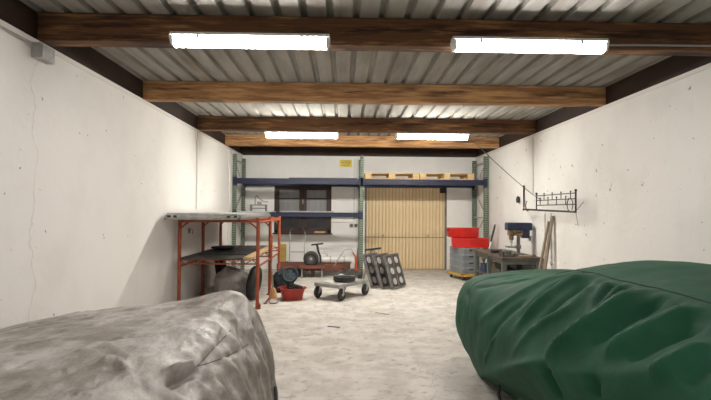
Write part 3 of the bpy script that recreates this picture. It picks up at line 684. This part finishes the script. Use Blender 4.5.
for k, a in enumerate((10, 130, 250)):
    MB().cyl((-.10, -.068, .37), (-.10 + .11 * math.cos(R(a)), -.085, .37 + .11 * math.sin(R(a))), .006, 8).sph((-.10 + .11 * math.cos(R(a)), -.085, .37 + .11 * math.sin(R(a))), .013, seg=10).build('feed_handle', 'blackmetal', dp, smooth=True)
# vise
vs = thing('machine_vise', 'small steel machine vise on the workbench in front of the drill press', 'vise', (2.68, 8.12, TZ), R(20))
MB().span((-.12, -.06, 0), (.12, .06, .025)).span((-.12, -.05, .02), (-.08, .05, .085)).span((.02, -.05, .02), (.06, .05, .085)).build('vise_body', 'darksteel', vs, bevel=.005)
MB().cyl((.06, 0, .05), (.19, 0, .05), .01, 10).cyl((.18, -.05, .05), (.18, .05, .05), .006, 8).build('screw', 'alu', vs, smooth=True)
# tools on bench
ag = thing('angle_grinder', 'dark angle grinder lying on the workbench beside the vise', 'power tool', (2.68, 8.66, TZ + .004), R(35))
MB().tube([(-.13, 0, .04), (-.05, 0, .04), (.06, 0, .038), (.12, 0, .038)], [.03, .034, .028, .03], 12).build('grinder_body', 'blackmetal', ag, smooth=True)
MB().cyl((.12, -.01, .055), (.12, 0, .0), .028, 14).cyl((.12, 0, .012), (.12, 0, .004), .058, 22).build('grinding_disc', 'steel', ag, smooth=True)
MB().cyl((.10, .03, .04), (.10, .13, .05), .012, 10).build('side_handle', 'black', ag, smooth=True)
hm = thing('hammer', 'hammer with wooden handle lying across the workbench', 'hammer', (3.0, 8.10, TZ + .016), R(10))
MB().cyl((-.14, 0, 0), (.12, 0, 0), .012, 10).build('handle', 'lightwood', hm, smooth=True)
MB().span((.11, -.05, -.014), (.14, .05, .016)).build('head', 'steel', hm, bevel=.003)
tr2 = thing('parts_tray', 'pale shallow tray of metal bits on the workbench behind the vise', 'tray', (2.9, 9.0, TZ + .001), R(-8))
tray(MB(), [(.28, .2, .02, 0), (.32, .24, .03, .04), (.31, .23, .03, .04), (.27, .19, .02, .008)]).build('tray_body', 'alu', tr2, smooth=True)
for k in range(6): MB().cyl((-.1 + .035 * k, -.05 + .02 * (k % 3), .02), (-.08 + .035 * k, .03 + .02 * (k % 2), .03), .008, 8).build('metal_bit', 'darksteel', tr2, smooth=True)
# leaning shovel
sh = thing('shovel', 'long tool with black grip and white shaft leaning between crates and workbench', 'shovel', (2.84, 9.88, 0))
def ray_pts(a, b, n=6): a = Vector(a); b = Vector(b); return [a.lerp(b, k / n) for k in range(n + 1)]
pa, pb = Vector((.0, .10, .28)), Vector((.30, .36, 1.15))
MB().cyl(pa, pa.lerp(pb, .62), .014, 10).build('shaft', 'whiteplastic', sh, smooth=True)
MB().cyl(pa.lerp(pb, .60), pb, .02, 10).build('grip', 'black', sh, smooth=True)
MB().bar(Vector((-.05, .06, .03)), pa, .16, .008, (0, -1, .3)).cyl(pa.lerp(pb, -.1), pa.lerp(pb, .06), .02, 10).build('blade', 'steel', sh, bevel=.003)

# planks leaning on the wall
def lean_plank(name, a, b, wd, th, m, lab):
    a = Vector(a); b = Vector(b); o = MB().bar(Vector((0, 0, 0)), b - a, wd, th, (1, 0, .2)).build(name, m, loc=a, bevel=.003)
    return tag(o, lab, 'plank', 'planks leaning on the wall')
lean_plank('wooden_plank', (3.02, 7.60, .03), (3.20, 7.56, 1.36), .075, .028, 'oldwood', 'taller brown plank leaning against the wall under the iron rack')
lean_plank('wooden_plank', (2.96, 7.70, .03), (3.20, 7.70, 1.27), .05, .028, 'oldwood', 'shorter and thinner plank leaning against the wall behind the taller one')
M['lightwood']

# iron wall rack
ir = thing('iron_wall_rack', 'black wrought iron rack with grid and scrolls mounted on the wall', 'wall rack', (XR, 0, 1.43))
D = -.16
Y0, Y1, Y2 = 6.52, 7.86, 8.44
b = MB()
b.tube([(D, Y0, -.01), (D, (Y0 + Y2) / 2, .008), (D, Y2, .03)], .014, 8)
b.cyl((0, Y0 + .12, .12), (D, Y0, .0), .004, 6)
b.build('bottom_rail', 'blackmetal', ir, smooth=True)
for y in (Y0, Y1): MB().cyl((D, y, -.02 if y == Y0 else .02), (D, y, .27), .012 if y == Y0 else .010, 8).sph((D, y, .275), .018, seg=10).build('end_bar', 'blackmetal', ir, smooth=True)
g = MB()
for z in (.09, .165, .24): g.cyl((D, Y0, z), (D, Y1, z), .007, 8)
n = 9
for k in range(1, n):
    y = Y0 + (Y1 - Y0) * k / n
    z0, z1 = (.165, .265) if k % 2 else (.09, .2)
    g.cyl((D, y, z0), (D, y, z1), .006, 6).sph((D, y, z1), .012, seg=8)
g.build('grid', 'blackmetal', ir, smooth=True)
def arc(c, r_, a0, a1, n=14): return [(c[0], c[1] + r_ * math.cos(R(a0 + (a1 - a0) * k / n)), c[2] + r_ * math.sin(R(a0 + (a1 - a0) * k / n))) for k in range(n + 1)]
MB().tube(arc((D, Y0 + .17, .085), .085, -90, 100), .007, 6).tube(arc((D, Y0 + .17, .085), .085, 100, 230), .006, 6).build('scroll', 'blackmetal', ir, smooth=True)
MB().tube(arc((D, Y2 - .20, .085), .085, -110, 70), .007, 6).build('scroll', 'blackmetal', ir, smooth=True)
MB().cyl((-.02, 8.80, .07), (-.02, 8.80, .43), .014, 8).sph((-.02, 8.80, .44), .02, seg=10).build('back_bar', 'blackmetal', ir, smooth=True)
MB().cyl((D, Y2, .01), (-.02, 8.80, .09), .009, 6).build('stay', 'blackmetal', ir, smooth=True)
MB().cyl((D, Y0, 0), (-.01, Y0 + .25, -.2), .005, 6).build('stay', 'galv', ir, smooth=True)
tag(MB().lump((0, 0, 0), .06, (.5, .9, 1.2), 2.2, .15, 3, 16).build('wall_hook', 'black', loc=(XR - .035, 9.06, 1.63), smooth=True), 'dark round knob-like hook on the wall beside the iron rack', 'hook')
# chain with hook
ck = thing('hanging_chain', 'thin chain with a hook hanging from the iron rack past the planks', 'chain', (XR - .16, 7.30, 1.41))
b = MB()
for k in range(34):
    b.torus((0, 0, -.02 - k * .02), .010, .003, 'X' if k % 2 else 'Y', 10, 5)
b.build('links', 'rope', ck, smooth=True)
MB().tube(arc((0, 0, -.745), .03, 100, 380), .007, 6).build('hook', 'steel', ck, smooth=True)

# small items on wall near orange rack
hk = thing('wall_hook', 'small metal hook on the wall under the top of the orange rack', 'hook', (XL, 7.95, 1.08))
MB().span((0, -.05, -.04), (.008, .05, .04)).build('hook_plate', 'steel', hk, bevel=.002)
MB().tube([(.005, 0, .02), (.05, 0, .02), (.06, 0, -.02), (.05, 0, -.05)], .006, 6).build('hook_arm', 'steel', hk, smooth=True)

# ------------------------------------------------------------------ covered cars
def crom(P, t):
    n = len(P); t = max(0, min(n - 1.0001, t)); i = int(t); f = t - i
    p0, p1, p2, p3 = P[max(i - 1, 0)], P[i], P[min(i + 1, n - 1)], P[min(i + 2, n - 1)]
    return [0.5 * (2 * b + (c - a) * f + (2 * a - 5 * b + 4 * c - d) * f * f + (-a + 3 * b - 3 * c + d) * f ** 3) for a, b, c, d in zip(p0, p1, p2, p3)]
def cover_grid(secs, nu, nv):
    S_ = [[(y, x, z) for x, z in pts] for y, pts in secs]; K = len(S_[0])
    G = []
    for i in range(nu + 1):
        u = (len(S_) - 1) * i / nu
        row = [crom([s[k] for s in S_], u) for k in range(K)]
        G.append([crom(row, (K - 1) * j / nv) for j in range(nv + 1)])
    return [[Vector((x, y, z)) for (y, x, z) in r] for r in G]
import numpy as np
def path_disp(A, W, wd, amp, sharp):
    V = A.reshape(-1, 3); best = np.full(len(V), 1e9); bt = np.zeros(len(V)); n = len(W) - 1
    for k in range(n):
        a, b = W[k], W[k + 1]; ab = b - a; L2 = max(1e-9, (ab ** 2).sum())
        t = np.clip(((V - a) @ ab) / L2, 0, 1); d = np.linalg.norm(V - a - t[:, None] * ab, axis=1)
        m_ = d < best; best[m_] = d[m_]; bt[m_] = (k + t[m_]) / n
    taper = np.clip(np.minimum(bt * 5 + .15, (1 - bt) * 3.5 + .1), 0, 1)
    prof = np.exp(-(np.sqrt(best ** 2 + .014 ** 2) - .014) / wd) if sharp else np.exp(-(best / wd) ** 2)
    return (amp * prof * taper).reshape(A.shape[:2])
def cover_mesh(name, secs, nu, nv, disp, m, parent, folds=(), seams=()):
    G = cover_grid(secs, nu, nv); A = np.array([[list(p) for p in r] for r in G])
    U = np.gradient(A, axis=0); Vv = np.gradient(A, axis=1); Nn = np.cross(U, Vv)
    Nn /= np.maximum(1e-9, np.linalg.norm(Nn, axis=2, keepdims=True))
    cx_ = (secs[0][1][0][0] + secs[0][1][-1][0]) / 2
    c = np.stack([np.full(A.shape[:2], cx_), A[:, :, 1], np.full(A.shape[:2], .3)], axis=2)
    Nn *= np.where(((A - c) * Nn).sum(axis=2, keepdims=True) < 0, -1, 1)
    D_ = np.array([[disp(p) for p in r] for r in G])
    for path, wd, amp, sharp in folds: D_ += path_disp(A, np.array(path), wd, amp, sharp)
    F = A + Nn * D_[:, :, None]; F[:, :, 2] = np.maximum(F[:, :, 2], .006)
    mb = MB(); V = [[mb.bm.verts.new(q) for q in r] for r in F.tolist()]
    for i in range(nu):
        for j in range(nv): mb.bm.faces.new((V[i][j], V[i + 1][j], V[i + 1][j + 1], V[i][j + 1]))
    o = mb.build(name, m, parent, solid=.004)
    for p in o.data.polygons: p.use_smooth = True
    return o, F
# green
gf = [  # fold line, width, height, sharp crest
    ([(1.551, 3.793, 0.934), (1.393, 3.706, 0.916), (1.266, 3.694, 0.89), (1.175, 3.783, 0.855), (1.108, 3.954, 0.813), (1.078, 4.056, 0.791)], .018, -.016, True),
    ([(1.309, 4.13, 0.869), (1.246, 4.134, 0.85), (1.184, 4.142, 0.829), (1.126, 4.158, 0.806), (1.069, 4.179, 0.781)], .03, .012, False),
    ([(1.477, 3.058, 1.039), (1.369, 3.011, 0.997), (1.27, 2.971, 0.95), (1.185, 2.946, 0.893), (1.116, 2.944, 0.828), (1.057, 2.962, 0.758)], .030, -.030, False),
    ([(1.458, 2.92, 1.038), (1.371, 2.901, 1.003), (1.284, 2.88, 0.961), (1.203, 2.868, 0.909), (1.134, 2.881, 0.848), (1.078, 2.922, 0.779), (1.028, 2.98, 0.706)], .035, .034, False),
    ([(1.422, 2.824, 1.027), (1.329, 2.783, 0.986), (1.245, 2.749, 0.94), (1.174, 2.725, 0.889), (1.116, 2.712, 0.831), (1.065, 2.707, 0.77)], .026, -.030, False),
    ([(1.453, 2.795, 1.037), (1.34, 2.664, 0.989), (1.248, 2.576, 0.941), (1.181, 2.555, 0.897), (1.134, 2.594, 0.854), (1.095, 2.66, 0.807), (1.059, 2.732, 0.746), (1.025, 2.816, 0.666), (0.996, 2.922, 0.568)], .024, .030, True),
    ([(1.403, 3.13, 1.011), (1.309, 3.132, 0.968), (1.224, 3.156, 0.92), (1.152, 3.215, 0.863), (1.092, 3.318, 0.792), (1.042, 3.472, 0.704), (0.999, 3.668, 0.601)], .035, .018, False),
    ([(1.146, 3.039, 0.875), (1.096, 3.107, 0.805), (1.051, 3.188, 0.724), (1.017, 3.285, 0.623), (0.994, 3.398, 0.505)], .03, -.014, False),
    ([(1.451, 2.608, 1.036), (1.393, 2.568, 1.011), (1.335, 2.526, 0.986), (1.276, 2.483, 0.959), (1.218, 2.439, 0.932)], .02, -.026, False),
    ([(1.459, 2.701, 1.039), (1.394, 2.63, 1.011), (1.332, 2.563, 0.983), (1.276, 2.503, 0.955), (1.225, 2.449, 0.928), (1.178, 2.398, 0.901)], .018, .018, False),
    ([(1.464, 2.517, 1.039), (1.362, 2.437, 0.998), (1.27, 2.366, 0.954), (1.187, 2.303, 0.908)], .02, -.024, False),
    ([(1.461, 2.558, 1.039), (1.356, 2.474, 0.995), (1.261, 2.399, 0.948), (1.174, 2.334, 0.897)], .018, .022, False),
    ([(1.461, 2.397, 1.039), (1.417, 2.38, 1.022), (1.373, 2.363, 1.004), (1.329, 2.346, 0.985), (1.284, 2.328, 0.965), (1.24, 2.311, 0.944)], .018, .020, False),
    ([(1.461, 2.335, 1.039), (1.363, 2.306, 0.999), (1.279, 2.29, 0.959), (1.211, 2.29, 0.917), (1.157, 2.305, 0.873), (1.11, 2.335, 0.823), (1.069, 2.381, 0.767), (1.031, 2.44, 0.705), (1.012, 2.473, 0.672)], .030, .050, True),
    ([(1.446, 2.221, 1.034), (1.375, 2.196, 1.006), (1.31, 2.179, 0.976), (1.252, 2.174, 0.945), (1.2, 2.181, 0.91), (1.153, 2.198, 0.87), (1.109, 2.22, 0.827)], .035, -.040, False),
    ([(1.47, 2.229, 1.042), (1.397, 2.217, 1.014), (1.326, 2.202, 0.984), (1.256, 2.185, 0.952)], .022, .014, False),
    ([(1.457, 2.106, 1.037), (1.398, 2.115, 1.015), (1.338, 2.121, 0.99), (1.276, 2.124, 0.962)], .022, -.020, False),
    ([(1.443, 2.008, 1.031), (1.375, 1.988, 1.003), (1.313, 1.982, 0.975), (1.259, 1.993, 0.946), (1.211, 2.015, 0.915), (1.165, 2.043, 0.878), (1.118, 2.074, 0.832), (1.094, 2.09, 0.807)], .035, .035, False),
    ([(1.35, 1.862, 0.99), (1.305, 1.873, 0.968), (1.262, 1.886, 0.945), (1.22, 1.903, 0.919), (1.179, 1.923, 0.889), (1.139, 1.949, 0.855), (1.12, 1.962, 0.837)], .04, -.025, False),
    ([(1.288, 1.723, 0.954), (1.243, 1.734, 0.927), (1.2, 1.747, 0.898), (1.161, 1.764, 0.868), (1.126, 1.784, 0.837), (1.109, 1.795, 0.821)], .03, .026, False),
    ([(1.237, 1.654, 0.921), (1.216, 1.656, 0.907), (1.197, 1.658, 0.893), (1.177, 1.662, 0.879), (1.159, 1.666, 0.865), (1.141, 1.672, 0.851)], .04, -.02, False),
    ([(1.011, 2.469, 0.669), (1.005, 2.747, 0.563), (1.018, 3.1, 0.432), (1.072, 3.604, 0.255), (1.167, 4.261, 0.031)], .022, .034, True),
    ([(0.998, 3.259, 0.601), (1.001, 3.322, 0.531), (1.006, 3.395, 0.46), (1.013, 3.485, 0.384), (1.022, 3.585, 0.307)], .02, .016, False),
    ([(1.006, 2.444, 0.652), (1.002, 2.434, 0.62), (0.999, 2.423, 0.587), (0.996, 2.413, 0.552), (0.994, 2.403, 0.517)], .03, -.05, False),
    ([(1.044, 2.084, 0.733), (1.031, 2.077, 0.706), (1.018, 2.071, 0.678), (1.005, 2.065, 0.65)], .03, -.03, False),
    ([(1.047, 4.228, 0.748), (1.037, 4.114, 0.715), (1.025, 4.017, 0.678), (1.011, 3.946, 0.633), (0.996, 3.892, 0.583)], .03, -.010, False),
]
def gdisp(p):
    d = .012 * noise.noise(Vector((p.x * 2, p.y * 2.2, p.z * 2.6))) + .004 * noise.noise(p * 8)
    side = max(0, min(1, (1.62 - p.x) / .22)) * max(0, min(1, (1.12 - p.z) / .06))
    if side > 0:
        s = 0
        # drape tucks in under the line from the far hem up over the wheel
        zl = .10 + (4.0 - p.y) * .335
        if p.y < 4.15 and p.x < 1.5:
            zz = (zl - p.z)
            if zz > 0: s -= min(.10, .5 * zz)
        s += .008 * noise.noise(Vector((p.y * 5 + p.z * 4.0, p.z * 1.2 - p.y * 1.2, 3.3)))
        d += s * side
    # pleats gathered below the top seam
    if abs(p.x - 1.5) < .5 and p.y < 4.3:
        k = math.exp(-((p.x - 1.40) / .10) ** 2); d += .004 * k * math.sin(p.y * 46 + 3 * noise.noise(p * 3)) * max(0, min(1, (1.49 - p.x) / .06))
    return d
gc = thing('covered_car', 'car hidden under a bottle green fabric cover', 'car', (0, 0, 0))
def gsec(y, l, c, r_): return (y, l + c + r_)
Lf = [(1.17, .02), (1.10, .16), (1.01, .34), (.995, .55), (1.03, .71)]
Rf = [(2.98, .72), (3.05, .5), (3.06, .3), (3.03, .05)]
secs = [
    (.10, [(1.2, .02), (1.2, .08), (1.2, .14), (1.22, .2), (1.25, .24), (1.35, .28), (1.5, .3), (1.85, .3), (2.2, .3), (2.6, .28), (2.85, .24), (2.9, .2), (2.9, .12), (2.9, .04)]),
    (.22, [(1.15, .02), (1.12, .16), (1.05, .32), (1.04, .5), (1.08, .62), (1.2, .72), (1.5, .78), (1.85, .80), (2.2, .8), (2.6, .78), (2.9, .68), (2.98, .5), (3.0, .3), (2.98, .05)]),
    (.9, Lf + [(1.18, .82), (1.5, .92), (1.85, .96), (2.2, .96), (2.65, .9)] + Rf),
    (1.7, Lf + [(1.2, .90), (1.5, 1.035), (1.85, 1.085), (2.2, 1.09), (2.65, 1.02)] + Rf),
    (2.5, Lf + [(1.2, .92), (1.5, 1.05), (1.85, 1.10), (2.2, 1.105), (2.65, 1.03)] + Rf),
    (3.15, Lf + [(1.19, .91), (1.5, 1.04), (1.85, 1.10), (2.2, 1.10), (2.65, 1.02)] + Rf),
    (3.6, Lf + [(1.17, .87), (1.5, .955), (1.85, 1.00), (2.2, 1.00), (2.65, .94)] + Rf),
    (4.1, Lf + [(1.15, .84), (1.5, .89), (1.85, .92), (2.2, .92), (2.65, .87)] + Rf),
    (4.42, [(1.19, .02), (1.13, .14), (1.03, .34), (1.01, .55), (1.04, .71), (1.15, .83), (1.45, .87), (1.8, .895), (2.2, .89), (2.65, .84), (2.95, .7), (3.02, .5), (3.02, .3), (3.0, .05)]),
    (4.62, [(1.30, .02), (1.24, .14), (1.16, .34), (1.14, .55), (1.17, .70), (1.27, .80), (1.5, .84), (1.8, .855), (2.2, .85), (2.6, .80), (2.85, .68), (2.92, .5), (2.92, .3), (2.9, .05)]),
    (4.74, [(1.42, .02), (1.38, .1), (1.34, .26), (1.33, .42), (1.36, .52), (1.42, .58), (1.6, .62), (1.85, .62), (2.2, .62), (2.5, .58), (2.7, .5), (2.76, .4), (2.76, .2), (2.76, .05)]),
    (4.76, [(1.5, .02), (1.5, .03), (1.5, .05), (1.52, .06), (1.55, .06), (1.6, .06), (1.7, .06), (1.85, .06), (2.2, .06), (2.4, .06), (2.5, .06), (2.6, .05), (2.6, .03), (2.6, .02)]),
]
gco, GH = cover_mesh('cover', secs, 400, 300, gdisp, 'greencloth', gc, [(a, b_, c_ * 1.4, d_) for a, b_, c_, d_ in gf])
K = 13; jseam = round(300 * 6 / K)
pts = []
for i, r in enumerate(GH):
    p = Vector(r[jseam])
    if .9 < p.y < 3.5: pts.append(p + Vector((-.001, 0, .001)))
MB().tube(pts[::4], .0035, 6).build('seam', 'seamgreen', gc, smooth=True)
def wheel(parent, x, y, r_=.30):
    wv = MB().torus((x, y, r_), r_ - .085, .085, 'X', 32, 10).cyl((x - .08, y, r_), (x + .08, y, r_), r_ - .1, 24).build('wheel', 'black', parent, smooth=True)
    MB().cyl((x - .09, y, r_), (x + .09, y, r_), .15, 20).build('hub', 'steel', wv, smooth=True)
for x in (1.36, 2.75):
    for y in (1.05, 3.75): wheel(gc, x, y, .29)
MB().tube([(1.14, 3.62, .22), (1.13, 3.60, .1), (1.15, 3.58, .01)], .012, 6).build('hem_strap', 'black', gc, smooth=True)
# silver
sf = []
def ldisp(p):
    # x across, y along. broad creases on the top plus crumple
    q = Vector((p.x * 1.9 + p.y * 1.1, p.y * 1.5 - p.x * .9, p.z * 2))
    r1 = 1 - abs(noise.noise(q)) * 2
    q2 = Vector((p.x * 4.3 - p.y * 3.4, p.y * 1.7 + p.x * 1.2, p.z * 3 + 7))
    r2 = 1 - abs(noise.noise(q2)) * 2
    q3 = Vector((p.x * 9 - p.y * 5, p.y * 4 + p.x * 3, p.z * 6 + 2)); r3 = 1 - abs(noise.noise(q3)) * 2
    d = .010 * r1 + .009 * r2 + .005 * r3 + .003 * noise.noise(p * 17)
    # long creases fanning out from the far corner
    if p.z < .76 and p.x > -.86:   # drape folds on the open side
        k = min(1, (.78 - p.z) / .3)
        d += k * (.018 * math.sin(p.y * 21 + p.z * 2 + 2 * noise.noise(p * 2)) + .010 * math.sin(p.y * 47 + 1.5 + p.z * 5))
    return d
sc2 = thing('covered_car', 'car hidden under a dusty silver-grey fabric cover', 'car', (0, 0, 0))
secs = [
    (.20, [(-2.2, .02), (-2.2, .1), (-2.1, .2), (-2, .25), (-1.65, .28), (-1.25, .28), (-.9, .25), (-.75, .2), (-.7, .12), (-.68, .03)]),
    (.32, [(-2.28, .05), (-2.27, .4), (-2.2, .6), (-2.0, .68), (-1.65, .72), (-1.25, .73), (-.9, .68), (-.68, .5), (-.60, .3), (-.57, .03)]),
    (1.2, [(-2.31, .05), (-2.30, .42), (-2.22, .66), (-2.0, .74), (-1.65, .78), (-1.25, .785), (-.86, .73), (-.64, .56), (-.54, .34), (-.50, .03)]),
    (2.0, [(-2.31, .05), (-2.30, .42), (-2.22, .64), (-2.0, .73), (-1.65, .765), (-1.25, .77), (-.84, .735), (-.64, .57), (-.53, .35), (-.49, .03)]),
    (2.8, [(-2.31, .05), (-2.29, .42), (-2.22, .61), (-2.0, .69), (-1.65, .735), (-1.25, .75), (-.83, .745), (-.63, .58), (-.53, .36), (-.485, .03)]),
    (3.3, [(-2.30, .05), (-2.28, .40), (-2.21, .59), (-2.0, .66), (-1.60, .70), (-1.08, .735), (-.79, .762), (-.61, .58), (-.52, .36), (-.48, .03)]),
    (3.62, [(-2.26, .05), (-2.24, .38), (-2.18, .57), (-2.0, .635), (-1.60, .69), (-1.05, .765), (-.752, .812), (-.600, .58), (-.53, .36), (-.49, .03)]),
    (3.80, [(-2.18, .05), (-2.16, .32), (-2.12, .50), (-1.95, .58), (-1.65, .62), (-1.25, .65), (-.82, .70), (-.66, .50), (-.57, .32), (-.53, .03)]),
    (3.88, [(-2.1, .03), (-2.1, .1), (-2.05, .2), (-1.9, .24), (-1.6, .28), (-1.2, .28), (-.9, .26), (-.72, .2), (-.62, .12), (-.58, .02)]),
    (3.90, [(-2.0, .02), (-2.0, .03), (-1.9, .04), (-1.8, .05), (-1.5, .05), (-1.2, .05), (-1.0, .05), (-.85, .04), (-.75, .03), (-.7, .02)]),
]
lf = [
    ([(-0.74, 3.66, 0.793), (-0.697, 3.507, 0.73), (-0.657, 3.377, 0.661), (-0.616, 3.278, 0.585), (-0.578, 3.206, 0.506), (-0.547, 3.157, 0.427), (-0.524, 3.127, 0.346), (-0.506, 3.114, 0.263)], .016, .036, True),
    ([(-0.736, 3.504, 0.787), (-0.701, 3.355, 0.717), (-0.662, 3.216, 0.647), (-0.62, 3.1, 0.574), (-0.581, 3.012, 0.5), (-0.55, 2.952, 0.423), (-0.525, 2.909, 0.344)], .02, -.014, False),
    ([(-0.674, 3.665, 0.712), (-0.622, 3.654, 0.598), (-0.576, 3.635, 0.487), (-0.541, 3.612, 0.378), (-0.514, 3.592, 0.268)], .014, .016, False),
    ([(-0.661, 3.562, 0.708), (-0.618, 3.502, 0.618), (-0.579, 3.445, 0.53), (-0.548, 3.393, 0.446), (-0.525, 3.358, 0.361), (-0.507, 3.344, 0.27), (-0.499, 3.343, 0.224)], .014, -.018, False),
    ([(-0.757, 2.143, 0.696), (-0.746, 2.21, 0.689), (-0.735, 2.278, 0.681), (-0.722, 2.347, 0.672), (-0.708, 2.418, 0.662)], .020, .060, False),
    ([(-0.727, 2.105, 0.671), (-0.718, 2.179, 0.665), (-0.71, 2.254, 0.659), (-0.701, 2.332, 0.652), (-0.692, 2.412, 0.645)], .018, -.055, False),
    ([(-0.698, 2.434, 0.652), (-0.688, 2.367, 0.638), (-0.678, 2.303, 0.625), (-0.668, 2.243, 0.611), (-0.659, 2.185, 0.598)], .02, -.016, False),
    ([(-0.683, 3.06, 0.661), (-0.688, 2.833, 0.656), (-0.692, 2.627, 0.652), (-0.696, 2.442, 0.649)], .014, -.012, True),
    ([(-0.593, 3.232, 0.549), (-0.619, 2.984, 0.573), (-0.647, 2.756, 0.6), (-0.677, 2.549, 0.631), (-0.693, 2.45, 0.647)], .012, -.012, True),
    ([(-0.974, 2.041, 0.759), (-0.975, 2.111, 0.758), (-0.943, 2.121, 0.753), (-0.879, 2.058, 0.739), (-0.801, 1.95, 0.719)], .025, .030, False),
    ([(-1.154, 2.182, 0.764), (-1.158, 2.247, 0.763), (-1.161, 2.312, 0.762), (-1.165, 2.377, 0.761), (-1.168, 2.441, 0.76)], .02, .014, False),
    ([(-1.168, 2.441, 0.76), (-1.104, 2.378, 0.758), (-1.042, 2.316, 0.757), (-0.983, 2.254, 0.754), (-0.927, 2.194, 0.75), (-0.872, 2.134, 0.745)], .02, .014, False),
    ([(-0.727, 3.016, 0.701), (-0.778, 2.991, 0.718), (-0.831, 2.969, 0.734), (-0.885, 2.952, 0.748), (-0.94, 2.939, 0.76)], .02, .012, False),
    ([(-0.717, 3.024, 0.693), (-0.704, 2.925, 0.675), (-0.691, 2.826, 0.657)], .02, -.012, False),
    ([(-1.79, 3.182, 0.694), (-1.774, 3.247, 0.691), (-1.757, 3.312, 0.689), (-1.737, 3.374, 0.687), (-1.714, 3.435, 0.687), (-1.689, 3.494, 0.687)], .02, .014, False),
    ([(-1.284, 3.392, 0.723), (-1.183, 3.41, 0.735), (-1.074, 3.399, 0.746), (-0.959, 3.352, 0.759), (-0.9, 3.321, 0.766)], .02, .010, False),
    ([(-1.531, 2.319, 0.761), (-1.5, 2.375, 0.76), (-1.468, 2.434, 0.759), (-1.435, 2.495, 0.757), (-1.399, 2.557, 0.756), (-1.381, 2.589, 0.755)], .02, .010, False),
    ([(-1.318, 2, 0.772), (-1.294, 2.068, 0.77), (-1.279, 2.152, 0.767), (-1.275, 2.253, 0.764), (-1.274, 2.308, 0.763)], .02, -.010, False),
    ([(-1.119, 1.784, 0.771), (-1.111, 1.86, 0.769), (-1.096, 1.931, 0.767), (-1.071, 1.994, 0.765), (-1.056, 2.023, 0.764)], .02, .012, False),
    ([(-0.642, 2.574, 0.588), (-0.62, 2.578, 0.553), (-0.599, 2.582, 0.517), (-0.579, 2.586, 0.481), (-0.559, 2.591, 0.445)], .018, .012, False),
]
_, LF = cover_mesh('cover', secs, 360, 300, ldisp, 'silver', sc2, lf)
for W in [[(-0.678, 3.091, 0.67), (-0.685, 2.897, 0.661), (-0.691, 2.71, 0.655), (-0.693, 2.529, 0.652), (-0.693, 2.439, 0.652)], [(-0.592, 3.208, 0.553), (-0.616, 2.968, 0.575), (-0.642, 2.761, 0.598), (-0.668, 2.59, 0.624), (-0.693, 2.439, 0.652)]]:
    MB().tube([Vector(w_) + Vector((.0, -.004, .008)) for w_ in W], .002, 6).build('seam', 'seamgrey', sc2, smooth=True)
for x in (-2.05, -.80):
    for y in (.95, 3.1): wheel(sc2, x, y, .28)
MB().tube([(-.47, 3.58, .16), (-.455, 3.52, .10), (-.47, 3.5, .03)], .012, 6).build('hem_strap', 'black', sc2, smooth=True)

# ------------------------------------------------------------------ floor bits
for k, (x, y, l_, a, lab) in enumerate([(-.10, 6.1, .16, -20, 'small dark metal strip lying on the open concrete floor'), (.55, 6.9, .22, -35, 'thin yellowish stick lying on the concrete floor near the green car cover')]):
    tag(MB().span((-l_ / 2, -.012, 0), (l_ / 2, .012, .008)).build('floor_scrap', 'darksteel' if k == 0 else 'lightwood', loc=(x, y, .001), rot=(0, 0, R(a)), bevel=.002), lab, 'scrap')

# ------------------------------------------------------------------ world, camera
wd = bpy.data.worlds.new('night'); bpy.context.scene.world = wd; wd.use_nodes = True
wd.node_tree.nodes['Background'].inputs[0].default_value = (.01, .012, .016, 1); wd.node_tree.nodes['Background'].inputs[1].default_value = .3

cam = bpy.data.cameras.new('camera'); cam.sensor_width = 36; cam.lens = 36 * 500 / 711; cam.clip_start = .05
co = bpy.data.objects.new('camera', cam); C.objects.link(co)
co.location = (0, 0, 1.41)
th, ph, ro = math.atan(12.5 / 500), math.atan(11 / 500), R(.42)
fwd = Vector((math.sin(th) * math.cos(ph), math.cos(th) * math.cos(ph), math.sin(ph)))
q = fwd.to_track_quat('-Z', 'Y').to_matrix() @ Matrix.Rotation(ro, 3, 'Z')
co.rotation_euler = q.to_euler()
sc_ = bpy.context.scene
sc_.camera = co
sc_.view_settings.view_transform = 'Standard'
sc_.view_settings.look = 'None'
sc_.view_settings.exposure = 1.87
sc_.view_settings.gamma = 1
sc_.view_settings.use_curve_mapping = False
